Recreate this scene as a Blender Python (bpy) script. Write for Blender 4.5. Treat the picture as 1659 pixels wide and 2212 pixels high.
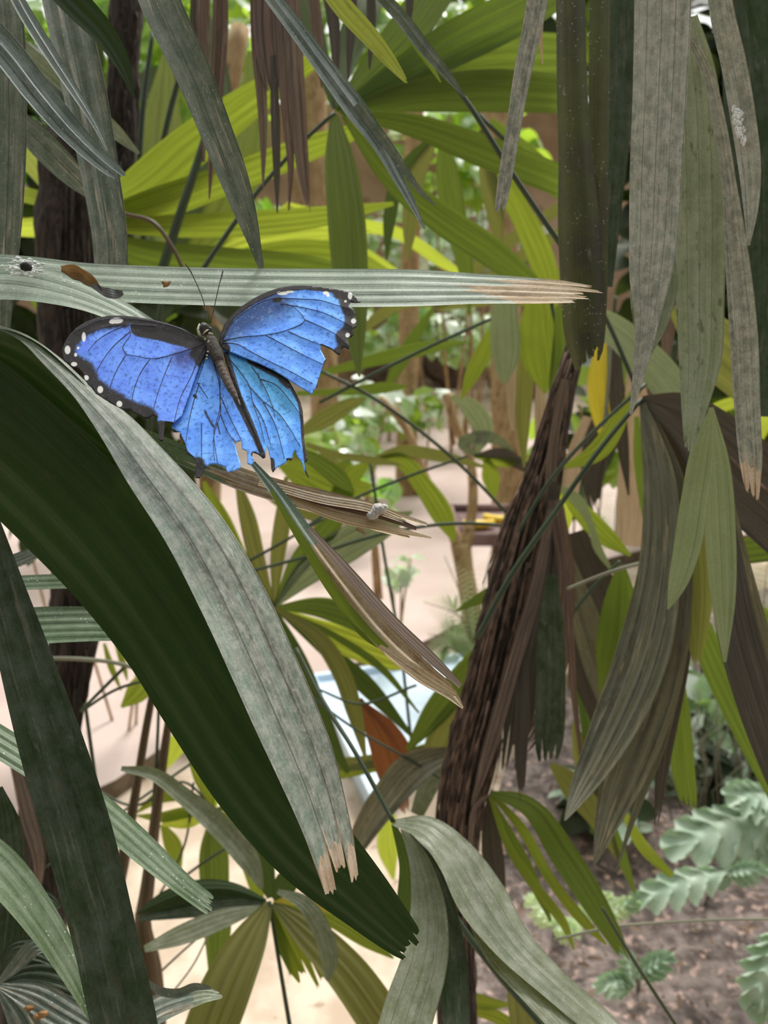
import bpy, bmesh, math, random
import numpy as np
from mathutils import Vector, noise as mnoise
from mathutils.geometry import delaunay_2d_cdt

for o in list(bpy.data.objects):
    bpy.data.objects.remove(o)
scene = bpy.context.scene
COL = scene.collection

# ------------------------------------------------------------------ camera
PITCH = math.radians(18.0)
F = 1800.0
W, H = 1659.0, 2212.0
CAM = Vector((0, 0, 1.5))
FWD = Vector((0, math.cos(PITCH), -math.sin(PITCH)))
UPV = Vector((0, math.sin(PITCH), math.cos(PITCH)))
RGT = Vector((1, 0, 0))
cd = bpy.data.cameras.new('camera')
cam = bpy.data.objects.new('camera', cd)
COL.objects.link(cam)
cam.location = CAM
cam.rotation_euler = (math.pi / 2 - PITCH, 0, 0)
cd.sensor_width = 36.0
cd.lens = F / H * 36.0
cd.clip_start = 0.01
cd.dof.use_dof = True
cd.dof.focus_distance = 0.362
cd.dof.aperture_fstop = 13.0
scene.camera = cam

# ------------------------------------------------------------------ light
scene.view_settings.view_transform = 'Standard'
scene.view_settings.look = 'None'
scene.view_settings.gamma = 1.0
scene.view_settings.exposure = 0.25
wd = bpy.data.worlds.new('world')
scene.world = wd
wd.use_nodes = True
wn, wl = wd.node_tree.nodes, wd.node_tree.links
wn.clear()
wo = wn.new('ShaderNodeOutputWorld')
wb = wn.new('ShaderNodeBackground')
wt = wn.new('ShaderNodeTexCoord')
wv = wn.new('ShaderNodeVectorMath'); wv.operation = 'DOT_PRODUCT'
wv.inputs[1].default_value = (0.0, 0.5, 0.86)      # brightest overhead and beyond the plants
wr = wn.new('ShaderNodeValToRGB')
wr.color_ramp.elements[0].position = 0.0
wr.color_ramp.elements[0].color = (0.045, 0.05, 0.04, 1)
wr.color_ramp.elements[1].position = 0.95
wr.color_ramp.elements[1].color = (1.0, 1.0, 0.99, 1)
e = wr.color_ramp.elements.new(0.30); e.color = (0.33, 0.36, 0.31, 1)
wl.new(wt.outputs['Generated'], wv.inputs[0])
wl.new(wv.outputs['Value'], wr.inputs['Fac'])
wl.new(wr.outputs['Color'], wb.inputs['Color'])
wb.inputs['Strength'].default_value = 1.6
wl.new(wb.outputs[0], wo.inputs[0])
sd = bpy.data.lights.new('sun', 'SUN')
sd.energy = 3.2
sd.angle = math.radians(16)
sd.color = (1.0, 0.97, 0.9)
sun = bpy.data.objects.new('sun', sd)
COL.objects.link(sun)
sun.rotation_euler = Vector((-0.25, -0.62, -1.0)).to_track_quat('-Z', 'Y').to_euler()


def P(x, y, d):
    x, y, d = float(x), float(y), float(d)
    return CAM + d * (FWD + RGT * ((x - W / 2) / F) + UPV * ((H / 2 - y) / F))


def G(x, y, z=0.0):
    x, y = float(x), float(y)
    v = FWD + RGT * ((x - W / 2) / F) + UPV * ((H / 2 - y) / F)
    return CAM + v * ((z - CAM.z) / v.z)


# ------------------------------------------------------------------ materials
MATS = {}


def newmat(name):
    m = bpy.data.materials.new(name)
    m.use_nodes = True
    nt = m.node_tree
    nt.nodes.clear()
    MATS[name] = m
    return m, nt.nodes, nt.links


def mixc(n, l, fac, a, b):
    k = n.new('ShaderNodeMix'); k.data_type = 'RGBA'
    for s, v in ((0, fac), (6, a), (7, b)):
        if isinstance(v, (int, float)):
            k.inputs[s].default_value = v
        elif isinstance(v, tuple):
            k.inputs[s].default_value = v if len(v) == 4 else v + (1,)
        else:
            l.new(v, k.inputs[s])
    return k.outputs[2]


def mth(n, l, op, a, b=None, c=None):
    k = n.new('ShaderNodeMath'); k.operation = op
    for i, v in enumerate((a, b, c)):
        if v is None: continue
        if isinstance(v, (int, float)): k.inputs[i].default_value = v
        else: l.new(v, k.inputs[i])
    return k.outputs[0]


def ramp(n, l, v, a, b):
    k = n.new('ShaderNodeMapRange'); k.interpolation_type = 'SMOOTHSTEP'
    l.new(v, k.inputs[0])
    k.inputs[1].default_value = a; k.inputs[2].default_value = b
    return k.outputs[0]


def leafmat(name, c1, c2, vein=(0.03, 0.05, 0.02), va=0.5, nv=11, dust=(0.45, 0.46, 0.42), da=0.0, dscale=70,
            streak=(0.5, 0.42, 0.33), sa=0.0, spots=0.0, tcol=None, tf=0.0, rough=0.45, spec=0.4, blot=(0.1, 0.06, 0.03), ba=0.0, patch=0.0, ln=0, la=0.6):
    m, n, l = newmat(name)
    out = n.new('ShaderNodeOutputMaterial')
    uv = n.new('ShaderNodeUVMap'); uv.uv_map = 'UVMap'
    mt = n.new('ShaderNodeUVMap'); mt.uv_map = 'metric'
    oi = n.new('ShaderNodeObjectInfo')
    # every leaf shifts the pattern
    cmb = n.new('ShaderNodeCombineXYZ')
    rz = mth(n, l, 'MULTIPLY', oi.outputs['Random'], 50.0)
    sx = n.new('ShaderNodeSeparateXYZ'); l.new(mt.outputs[0], sx.inputs[0])
    l.new(sx.outputs[0], cmb.inputs[0]); l.new(sx.outputs[1], cmb.inputs[1]); l.new(rz, cmb.inputs[2])
    vs = n.new('ShaderNodeVectorMath'); vs.operation = 'MULTIPLY'; l.new(cmb.outputs[0], vs.inputs[0]); vs.inputs[1].default_value = (900, 14, 1)
    n1 = n.new('ShaderNodeTexNoise'); n1.inputs['Scale'].default_value = 1; n1.inputs['Detail'].default_value = 3
    l.new(vs.outputs[0], n1.inputs['Vector'])
    f1 = ramp(n, l, n1.outputs[0], 0.35, 0.68)
    col = mixc(n, l, f1, c1, c2)
    # broad tone change along the leaf
    vb = n.new('ShaderNodeVectorMath'); vb.operation = 'MULTIPLY'; l.new(cmb.outputs[0], vb.inputs[0]); vb.inputs[1].default_value = (40, 16, 1)
    n2 = n.new('ShaderNodeTexNoise'); n2.inputs['Scale'].default_value = 1; n2.inputs['Detail'].default_value = 2
    l.new(vb.outputs[0], n2.inputs['Vector'])
    hs = n.new('ShaderNodeHueSaturation')
    l.new(mth(n, l, 'MULTIPLY_ADD', n2.outputs[0], 0.8, 0.6), hs.inputs['Value'])
    l.new(mth(n, l, 'MULTIPLY_ADD', oi.outputs['Random'], 0.03, 0.485), hs.inputs['Hue'])
    l.new(col, hs.inputs['Color']); col = hs.outputs[0]
    # parallel veins
    su = n.new('ShaderNodeSeparateXYZ'); l.new(uv.outputs[0], su.inputs[0])
    cv = n.new('ShaderNodeCombineXYZ')
    l.new(mth(n, l, 'MULTIPLY', su.outputs[0], nv * 1.7), cv.inputs[0]); l.new(mth(n, l, 'MULTIPLY', su.outputs[1], 0.7), cv.inputs[1]); l.new(rz, cv.inputs[2])
    nvn = n.new('ShaderNodeTexNoise'); nvn.inputs['Scale'].default_value = 1; nvn.inputs['Detail'].default_value = 2.5
    l.new(cv.outputs[0], nvn.inputs['Vector'])
    vm = mth(n, l, 'MULTIPLY', ramp(n, l, nvn.outputs[0], 0.53, 0.66), va)
    if ln:
        pl = mth(n, l, 'PINGPONG', mth(n, l, 'ADD', mth(n, l, 'MULTIPLY', su.outputs[0], float(ln)), mth(n, l, 'MULTIPLY', n2.outputs[0], 0.12)), 0.5)
        pl = mth(n, l, 'MULTIPLY', mth(n, l, 'SUBTRACT', 1.0, ramp(n, l, pl, 0.006, 0.05)), la)
        lines = mth(n, l, 'MULTIPLY', pl, ramp(n, l, n1.outputs[0], 0.2, 0.5))
    col = mixc(n, l, vm, col, vein)
    # dust film
    if da > 0:
        vd = n.new('ShaderNodeVectorMath'); vd.operation = 'MULTIPLY'; l.new(cmb.outputs[0], vd.inputs[0]); vd.inputs[1].default_value = (dscale * 1.4, dscale * 0.95, 1)
        n3 = n.new('ShaderNodeTexNoise'); n3.inputs['Scale'].default_value = 1; n3.inputs['Detail'].default_value = 9; n3.inputs['Roughness'].default_value = 0.72
        l.new(vd.outputs[0], n3.inputs['Vector'])
        fd = mth(n, l, 'MULTIPLY', ramp(n, l, n3.outputs[0], 0.36, 0.66), da)
        col = mixc(n, l, fd, col, dust)
    if sa > 0:   # dry scratches along the blade
        v4 = n.new('ShaderNodeVectorMath'); v4.operation = 'MULTIPLY'; l.new(cmb.outputs[0], v4.inputs[0]); v4.inputs[1].default_value = (420, 22, 1)
        n4 = n.new('ShaderNodeTexNoise'); n4.inputs['Scale'].default_value = 1; n4.inputs['Detail'].default_value = 5; n4.inputs['Roughness'].default_value = 0.65
        l.new(v4.outputs[0], n4.inputs['Vector'])
        fs = mth(n, l, 'MULTIPLY', ramp(n, l, n4.outputs[0], 0.56, 0.66), sa)
        col = mixc(n, l, fs, col, streak)
    if ba > 0:   # brown / black blotches
        v6 = n.new('ShaderNodeVectorMath'); v6.operation = 'MULTIPLY'; l.new(cmb.outputs[0], v6.inputs[0]); v6.inputs[1].default_value = (260, 90, 1)
        n6 = n.new('ShaderNodeTexNoise'); n6.inputs['Scale'].default_value = 1; n6.inputs['Detail'].default_value = 6
        l.new(v6.outputs[0], n6.inputs['Vector'])
        col = mixc(n, l, mth(n, l, 'MULTIPLY', ramp(n, l, n6.outputs[0], 0.58, 0.68), ba), col, blot)
    vg = n.new('ShaderNodeVectorMath'); vg.operation = 'MULTIPLY'; l.new(cmb.outputs[0], vg.inputs[0]); vg.inputs[1].default_value = (1500, 800, 1)
    ng = n.new('ShaderNodeTexNoise'); ng.inputs['Scale'].default_value = 1; ng.inputs['Detail'].default_value = 4
    l.new(vg.outputs[0], ng.inputs['Vector'])
    hg = n.new('ShaderNodeHueSaturation'); l.new(mth(n, l, 'MULTIPLY_ADD', ng.outputs[0], 0.7 if da > 0 else 0.3, 0.65 if da > 0 else 0.85), hg.inputs['Value'])
    l.new(col, hg.inputs['Color']); col = hg.outputs[0]
    if patch > 0:   # washed white patches
        v8 = n.new('ShaderNodeVectorMath'); v8.operation = 'MULTIPLY'; l.new(cmb.outputs[0], v8.inputs[0]); v8.inputs[1].default_value = (110, 36, 1)
        n8 = n.new('ShaderNodeTexNoise'); n8.inputs['Scale'].default_value = 1; n8.inputs['Detail'].default_value = 7; n8.inputs['Roughness'].default_value = 0.7
        l.new(v8.outputs[0], n8.inputs['Vector'])
        col = mixc(n, l, mth(n, l, 'MULTIPLY', ramp(n, l, n8.outputs[0], 0.60, 0.72), patch), col, (0.72, 0.74, 0.75))
    if spots > 0:
        v5 = n.new('ShaderNodeVectorMath'); v5.operation = 'MULTIPLY'; l.new(cmb.outputs[0], v5.inputs[0]); v5.inputs[1].default_value = (520, 300, 1)
        vo = n.new('ShaderNodeTexVoronoi'); vo.inputs['Scale'].default_value = 1
        l.new(v5.outputs[0], vo.inputs['Vector'])
        sp = mth(n, l, 'SUBTRACT', 1.0, ramp(n, l, vo.outputs['Distance'], 0.10, 0.18))
        v7 = n.new('ShaderNodeVectorMath'); v7.operation = 'MULTIPLY'; l.new(cmb.outputs[0], v7.inputs[0]); v7.inputs[1].default_value = (120, 60, 1)
        n7 = n.new('ShaderNodeTexNoise'); n7.inputs['Scale'].default_value = 1; n7.inputs['Detail'].default_value = 2
        l.new(v7.outputs[0], n7.inputs['Vector'])
        sp = mth(n, l, 'MULTIPLY', sp, mth(n, l, 'MULTIPLY', ramp(n, l, n7.outputs[0], 0.45, 0.6), spots))
        col = mixc(n, l, sp, col, (0.75, 0.78, 0.76))
    if ln: col = mixc(n, l, lines, col, tuple(x * 0.35 for x in vein))
    bs = n.new('ShaderNodeBsdfPrincipled')
    l.new(col, bs.inputs['Base Color'])
    bs.inputs['Roughness'].default_value = rough
    bs.inputs['Specular IOR Level'].default_value = spec
    bp = n.new('ShaderNodeBump'); bp.inputs['Strength'].default_value = 0.35; bp.inputs['Distance'].default_value = 0.0006
    l.new(mth(n, l, 'ADD', n1.outputs[0], mth(n, l, 'MULTIPLY', vm, -0.6)), bp.inputs['Height'])
    l.new(bp.outputs[0], bs.inputs['Normal'])
    sh = bs.outputs[0]
    if tf > 0:
        tr = n.new('ShaderNodeBsdfTranslucent')
        tc = mixc(n, l, mth(n, l, 'MULTIPLY', vm, 0.8), mixc(n, l, f1, tcol, tuple(x * 0.72 for x in tcol)), tuple(x * 0.4 for x in tcol))
        l.new(tc, tr.inputs['Color'])
        mx = n.new('ShaderNodeMixShader'); mx.inputs[0].default_value = tf
        l.new(sh, mx.inputs[1]); l.new(tr.outputs[0], mx.inputs[2]); sh = mx.outputs[0]
    l.new(sh, out.inputs['Surface'])
    return m


leafmat('dusty', (0.22, 0.28, 0.215), (0.30, 0.36, 0.29), vein=(0.13, 0.175, 0.135), va=0.6, nv=9, dust=(0.50, 0.52, 0.47), da=0.35, spots=0.85, patch=0.35, rough=0.5, tcol=(0.1, 0.2, 0.04), tf=0.08, ln=5, la=0.35)
leafmat('crusted', (0.17, 0.225, 0.18), (0.245, 0.295, 0.245), vein=(0.09, 0.085, 0.065), va=0.65, nv=4, dust=(0.47, 0.46, 0.42), da=0.7, dscale=150, streak=(0.10, 0.085, 0.07), sa=0.45, spots=0.5, ba=0.2, patch=0.6, rough=0.5, tcol=(0.1, 0.2, 0.04), tf=0.06, ln=3, la=0.70)
leafmat('duskgrey', (0.095, 0.12, 0.098), (0.145, 0.175, 0.145), vein=(0.055, 0.07, 0.058), va=0.55, nv=5, dust=(0.31, 0.30, 0.26), da=0.5, dscale=120, streak=(0.52, 0.43, 0.34), sa=0.75, spots=0.4, ba=0.25, patch=0.2, rough=0.42, tcol=(0.08, 0.14, 0.03), tf=0.08, ln=2, la=0.70)
leafmat('blueleaf', (0.15, 0.185, 0.18), (0.25, 0.29, 0.275), vein=(0.05, 0.065, 0.06), va=0.6, nv=5, dust=(0.46, 0.49, 0.47), da=0.4, sa=0.5, streak=(0.08, 0.07, 0.065), spots=0.6, patch=0.35, rough=0.35, tcol=(0.08, 0.14, 0.03), tf=0.06, ln=2, la=0.70)
leafmat('darkleaf', (0.018, 0.033, 0.009), (0.025, 0.043, 0.013), vein=(0.036, 0.056, 0.02), va=0.4, nv=7, sa=0.06, streak=(0.16, 0.17, 0.11), ba=0.12, rough=0.5, spec=0.2, tcol=(0.05, 0.12, 0.01), tf=0.10)
leafmat('darkmoss', (0.024, 0.038, 0.018), (0.038, 0.055, 0.028), vein=(0.016, 0.026, 0.012), va=0.5, nv=6, dust=(0.17, 0.19, 0.17), da=0.3, dscale=60, sa=0.12, ba=0.2, patch=0.12, rough=0.5, spec=0.2, tcol=(0.05, 0.1, 0.01), tf=0.08)
leafmat('midgreen', (0.072, 0.118, 0.056), (0.125, 0.178, 0.098), vein=(0.05, 0.085, 0.04), va=0.6, nv=7, dust=(0.40, 0.44, 0.37), da=0.25, spots=0.8, rough=0.45, tcol=(0.12, 0.22, 0.03), tf=0.12, ln=6, la=0.35)
leafmat('lime', (0.085, 0.125, 0.02), (0.125, 0.175, 0.03), vein=(0.05, 0.08, 0.012), va=0.6, nv=8, rough=0.45, tcol=(0.33, 0.41, 0.035), tf=0.6, ln=4, la=0.35)
leafmat('brightlime', (0.17, 0.24, 0.035), (0.23, 0.31, 0.05), vein=(0.12, 0.18, 0.02), va=0.5, nv=8, rough=0.45, tcol=(0.72, 0.84, 0.08), tf=0.62)
leafmat('green', (0.052, 0.088, 0.018), (0.08, 0.122, 0.026), vein=(0.03, 0.055, 0.012), va=0.6, nv=8, rough=0.42, tcol=(0.21, 0.29, 0.03), tf=0.5, ln=4, la=0.35)
leafmat('deepgreen', (0.028, 0.048, 0.012), (0.045, 0.072, 0.02), vein=(0.018, 0.03, 0.009), va=0.5, nv=7, rough=0.5, tcol=(0.11, 0.17, 0.022), tf=0.4)
leafmat('olive', (0.085, 0.092, 0.035), (0.125, 0.13, 0.052), vein=(0.045, 0.05, 0.02), va=0.55, nv=7, sa=0.1, rough=0.5, tcol=(0.32, 0.33, 0.06), tf=0.45)
leafmat('dustolive', (0.115, 0.135, 0.08), (0.165, 0.185, 0.115), vein=(0.07, 0.085, 0.05), va=0.5, nv=7, dust=(0.34, 0.35, 0.29), da=0.5, dscale=90, spots=0.35, ba=0.2, patch=0.25, rough=0.42, tcol=(0.2, 0.24, 0.05), tf=0.2, ln=4, la=0.70)
leafmat('greyhang', (0.205, 0.22, 0.185), (0.30, 0.305, 0.26), vein=(0.10, 0.105, 0.09), va=0.7, nv=4, dust=(0.54, 0.49, 0.43), da=0.75, dscale=150, streak=(0.64, 0.6, 0.54), sa=0.4, spots=0.6, ba=0.4, blot=(0.22, 0.145, 0.10), patch=0.35, rough=0.6, tcol=(0.2, 0.2, 0.08), tf=0.1, ln=4, la=0.70)
leafmat('greymoss', (0.185, 0.215, 0.15), (0.265, 0.295, 0.21), vein=(0.08, 0.095, 0.065), va=0.65, nv=4, dust=(0.36, 0.37, 0.31), da=0.7, dscale=60, ba=0.85, blot=(0.085, 0.09, 0.065), rough=0.6, tcol=(0.25, 0.3, 0.06), tf=0.15, ln=4, la=0.70)
leafmat('palegreen', (0.19, 0.23, 0.135), (0.26, 0.30, 0.18), vein=(0.13, 0.165, 0.09), va=0.55, nv=8, dust=(0.34, 0.37, 0.28), da=0.3, ba=0.1, rough=0.55, tcol=(0.34, 0.40, 0.13), tf=0.3, ln=4, la=0.70)
leafmat('greybrown', (0.125, 0.115, 0.075), (0.22, 0.205, 0.14), vein=(0.035, 0.033, 0.023), va=0.85, nv=9, dust=(0.19, 0.205, 0.165), da=0.4, sa=0.75, streak=(0.40, 0.335, 0.2), ba=0.35, blot=(0.055, 0.065, 0.055), rough=0.6, tcol=(0.2, 0.17, 0.06), tf=0.2, ln=5, la=0.70)
leafmat('darkbrown', (0.05, 0.042, 0.034), (0.085, 0.073, 0.06), vein=(0.022, 0.018, 0.015), va=0.6, nv=9, sa=0.25, streak=(0.17, 0.14, 0.11), rough=0.65, tcol=(0.1, 0.07, 0.035), tf=0.15)
leafmat('deadbrown', (0.115, 0.078, 0.062), (0.20, 0.14, 0.115), vein=(0.035, 0.023, 0.018), va=0.8, nv=7, sa=0.5, streak=(0.34, 0.25, 0.2), rough=0.65, tcol=(0.2, 0.11, 0.05), tf=0.15, ln=3, la=0.70)
leafmat('straw', (0.50, 0.36, 0.22), (0.68, 0.53, 0.38), vein=(0.16, 0.105, 0.065), va=0.6, nv=5, dust=(0.70, 0.62, 0.54), da=0.5, dscale=120, sa=0.5, streak=(0.17, 0.10, 0.06), ba=0.45, blot=(0.2, 0.11, 0.06), patch=0.25, rough=0.75, tcol=(0.4, 0.25, 0.1), tf=0.12, ln=3, la=0.70)
leafmat('tan', (0.42, 0.30, 0.19), (0.56, 0.43, 0.30), vein=(0.24, 0.16, 0.1), va=0.55, nv=5, sa=0.4, streak=(0.2, 0.12, 0.07), rough=0.75, tcol=(0.5, 0.34, 0.17), tf=0.25)
leafmat('rust', (0.14, 0.05, 0.018), (0.22, 0.08, 0.03), vein=(0.08, 0.025, 0.01), va=0.4, nv=6, rough=0.6, tcol=(0.35, 0.11, 0.03), tf=0.35)
leafmat('scrap', (0.11, 0.062, 0.025), (0.24, 0.15, 0.07), vein=(0.05, 0.03, 0.012), va=0.5, nv=3, sa=0.5, streak=(0.34, 0.24, 0.14), rough=0.5, tcol=(0.3, 0.14, 0.04), tf=0.15)
leafmat('greyflap', (0.10, 0.095, 0.105), (0.17, 0.16, 0.175), va=0.3, nv=3, rough=0.6)
leafmat('yellowleaf', (0.34, 0.30, 0.03), (0.45, 0.38, 0.05), vein=(0.2, 0.2, 0.02), va=0.4, nv=5, ba=0.2, rough=0.5, tcol=(0.75, 0.6, 0.04), tf=0.45)
leafmat('yellowgreen', (0.16, 0.19, 0.03), (0.24, 0.26, 0.05), vein=(0.05, 0.05, 0.015), va=0.5, nv=5, ba=0.6, blot=(0.05, 0.035, 0.015), dust=(0.3, 0.32, 0.2), da=0.2, rough=0.5, tcol=(0.45, 0.5, 0.05), tf=0.35)
leafmat('canebark', (0.022, 0.019, 0.013), (0.042, 0.036, 0.024), vein=(0.02, 0.016, 0.012), va=0.6, nv=6, dust=(0.085, 0.10, 0.015), da=0.5, dscale=22, sa=0.4, streak=(0.03, 0.02, 0.016), spots=0.5, patch=0.2, rough=0.55, tcol=(0.2, 0.22, 0.02), tf=0.1)
leafmat('stalk', (0.035, 0.05, 0.028), (0.055, 0.075, 0.04), va=0.1, nv=2, rough=0.5, spec=0.3)
leafmat('palestalk', (0.17, 0.17, 0.12), (0.25, 0.24, 0.17), va=0.1, nv=2, rough=0.6, spec=0.3)
leafmat('bronzecane', (0.06, 0.035, 0.016), (0.10, 0.062, 0.028), va=0.2, nv=3, rough=0.4, spec=0.4)


def simplemat(name, c1, c2, scale=8.0, rough=0.8, lo=0.35, hi=0.65, detail=6, bump=0.3, stretch=(1, 1, 1), bd=0.01, c3=None, c3scale=60, c3t=(0.6, 0.68), spec=0.3, tcol=None, tf=0.0, metallic=0.0):
    m, n, l = newmat(name)
    out = n.new('ShaderNodeOutputMaterial')
    tc = n.new('ShaderNodeTexCoord')
    mp = n.new('ShaderNodeMapping'); mp.inputs['Scale'].default_value = stretch
    l.new(tc.outputs['Object'], mp.inputs['Vector'])
    nz = n.new('ShaderNodeTexNoise'); nz.inputs['Scale'].default_value = scale; nz.inputs['Detail'].default_value = detail
    l.new(mp.outputs[0], nz.inputs['Vector'])
    col = mixc(n, l, ramp(n, l, nz.outputs[0], lo, hi), c1, c2)
    if c3:
        nz3 = n.new('ShaderNodeTexNoise'); nz3.inputs['Scale'].default_value = c3scale; nz3.inputs['Detail'].default_value = 4
        l.new(mp.outputs[0], nz3.inputs['Vector'])
        col = mixc(n, l, ramp(n, l, nz3.outputs[0], *c3t), col, c3)
    bs = n.new('ShaderNodeBsdfPrincipled')
    l.new(col, bs.inputs['Base Color'])
    bs.inputs['Roughness'].default_value = rough
    bs.inputs['Specular IOR Level'].default_value = spec
    bs.inputs['Metallic'].default_value = metallic
    bp = n.new('ShaderNodeBump'); bp.inputs['Strength'].default_value = bump; bp.inputs['Distance'].default_value = bd
    l.new(nz.outputs[0], bp.inputs['Height']); l.new(bp.outputs[0], bs.inputs['Normal'])
    sh = bs.outputs[0]
    if tf > 0:
        tr = n.new('ShaderNodeBsdfTranslucent'); tr.inputs[0].default_value = tcol + (1,)
        mx = n.new('ShaderNodeMixShader'); mx.inputs[0].default_value = tf
        l.new(sh, mx.inputs[1]); l.new(tr.outputs[0], mx.inputs[2]); sh = mx.outputs[0]
    l.new(sh, out.inputs['Surface'])
    return m


simplemat('path', (0.50, 0.385, 0.345), (0.60, 0.475, 0.435), scale=3, rough=0.85, bump=0.2)
simplemat('sand', (0.48, 0.37, 0.28), (0.66, 0.54, 0.43), scale=9, rough=0.9, bump=0.5, c3=(0.36, 0.27, 0.19), c3scale=26, c3t=(0.62, 0.72))
simplemat('soil', (0.12, 0.092, 0.083), (0.29, 0.23, 0.21), scale=30, rough=0.95, bump=0.9, bd=0.03, c3=(0.50, 0.35, 0.30), c3scale=45, c3t=(0.56, 0.66))
simplemat('kerb', (0.12, 0.09, 0.06), (0.2, 0.15, 0.1), scale=20, rough=0.9)
simplemat('backwall', (0.36, 0.25, 0.18), (0.52, 0.38, 0.29), scale=2.0, rough=0.9, bump=0.4, c3=(0.3, 0.2, 0.14), c3scale=7, c3t=(0.6, 0.75))
simplemat('rock', (0.13, 0.09, 0.075), (0.26, 0.18, 0.15), scale=5, rough=0.9, bump=0.6)
simplemat('trunkfibre', (0.012, 0.009, 0.007), (0.05, 0.034, 0.026), scale=40, rough=0.85, bump=0.8, stretch=(6, 6, 0.6), bd=0.004)
simplemat('fibre', (0.045, 0.028, 0.021), (0.19, 0.12, 0.088), scale=60, rough=0.8, stretch=(3, 3, 0.3), bump=0.3, bd=0.002)
simplemat('tanbark', (0.30, 0.19, 0.09), (0.42, 0.29, 0.15), scale=18, rough=0.8, bump=0.4, stretch=(2, 2, 0.7), c3=(0.16, 0.1, 0.05), c3scale=30)
simplemat('postwood', (0.24, 0.145, 0.07), (0.36, 0.23, 0.115), scale=16, rough=0.8, stretch=(4, 4, 0.3), bump=0.4)
simplemat('traywood', (0.17, 0.105, 0.10), (0.26, 0.17, 0.16), scale=16, rough=0.7, bump=0.3)
simplemat('fruit', (0.70, 0.42, 0.03), (0.88, 0.66, 0.10), scale=30, rough=0.5, bump=0.2)
simplemat('liner', (0.58, 0.74, 0.92), (0.70, 0.84, 0.97), scale=6, rough=0.4, bump=0.1)
simplemat('ivy', (0.18, 0.30, 0.12), (0.36, 0.46, 0.30), scale=12, rough=0.35, spec=0.6, tcol=(0.5, 0.8, 0.12), tf=0.35)
simplemat('ivyglint', (0.52, 0.60, 0.50), (0.74, 0.78, 0.72), scale=10, rough=0.3, spec=0.7, tcol=(0.5, 0.75, 0.3), tf=0.2)  # whitish base colour stands in for blown-out highlights on glossy leaves
simplemat('hedgeleaf', (0.10, 0.18, 0.03), (0.22, 0.32, 0.06), scale=6, rough=0.5, tcol=(0.5, 0.72, 0.06), tf=0.5)
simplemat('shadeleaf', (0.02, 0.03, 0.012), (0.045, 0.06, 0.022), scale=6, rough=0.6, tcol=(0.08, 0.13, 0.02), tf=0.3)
simplemat('glaucous', (0.30, 0.40, 0.30), (0.46, 0.55, 0.44), scale=20, rough=0.45, bump=0.2, tcol=(0.3, 0.5, 0.2), tf=0.2)
simplemat('fernleaf', (0.46, 0.56, 0.42), (0.64, 0.72, 0.6), scale=20, rough=0.45, tcol=(0.7, 0.85, 0.45), tf=0.5)
simplemat('dropping', (0.62, 0.63, 0.62), (0.80, 0.80, 0.78), scale=900, rough=0.8, bump=0.6, bd=0.0004)
simplemat('blackspeck', (0.01, 0.012, 0.012), (0.03, 0.03, 0.03), scale=400, rough=0.5)
simplemat('flake', (0.16, 0.075, 0.025), (0.32, 0.17, 0.07), scale=300, rough=0.7, bump=0.5, bd=0.0006)
simplemat('greyflake', (0.13, 0.125, 0.14), (0.2, 0.19, 0.21), scale=300, rough=0.7)
simplemat('fluff', (0.42, 0.38, 0.36), (0.6, 0.56, 0.54), scale=700, rough=0.9, bump=0.8, bd=0.0006)
simplemat('bodyfur', (0.035, 0.03, 0.027), (0.085, 0.07, 0.06), scale=1600, rough=0.8, bump=0.8, bd=0.0004)
simplemat('abdomenfur', (0.075, 0.058, 0.048), (0.14, 0.108, 0.09), scale=1200, rough=0.8, bump=0.6, bd=0.0004)
simplemat('eye', (0.012, 0.014, 0.02), (0.03, 0.035, 0.05), scale=900, rough=0.25, spec=0.6)
simplemat('paleband', (0.35, 0.31, 0.22), (0.5, 0.45, 0.34), scale=900, rough=0.7)
simplemat('antenna', (0.012, 0.012, 0.01), (0.03, 0.028, 0.022), scale=900, rough=0.5)
simplemat('wingvein', (0.03, 0.03, 0.055), (0.06, 0.055, 0.085), scale=900, rough=0.6)


# ------------------------------------------------------------------ builders
def link(name, me, mat=None, parent=None, smooth=True):
    o = bpy.data.objects.new(name, me)
    COL.objects.link(o)
    if mat: me.materials.append(MATS[mat])
    if smooth:
        me.polygons.foreach_set('use_smooth', [True] * len(me.polygons))
    if parent: o.parent = parent
    return o


def tag(o, label=None, cat=None, group=None, kind=None):
    if label: o['label'] = label
    if cat: o['category'] = cat
    if group: o['group'] = group
    if kind: o['kind'] = kind
    return o


def empty(name, loc, label, cat, group=None):
    o = bpy.data.objects.new(name, None)
    o.empty_display_size = 0.02
    COL.objects.link(o)
    o.location = loc
    return tag(o, label, cat, group)


def org(parent, first):
    """The origin of a mesh: its parent's place, else its own first point."""
    if parent is None: return Vector(first)
    q = Vector(parent.location)
    while parent.parent:
        parent = parent.parent; q = q + Vector(parent.location)
    return q


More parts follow.
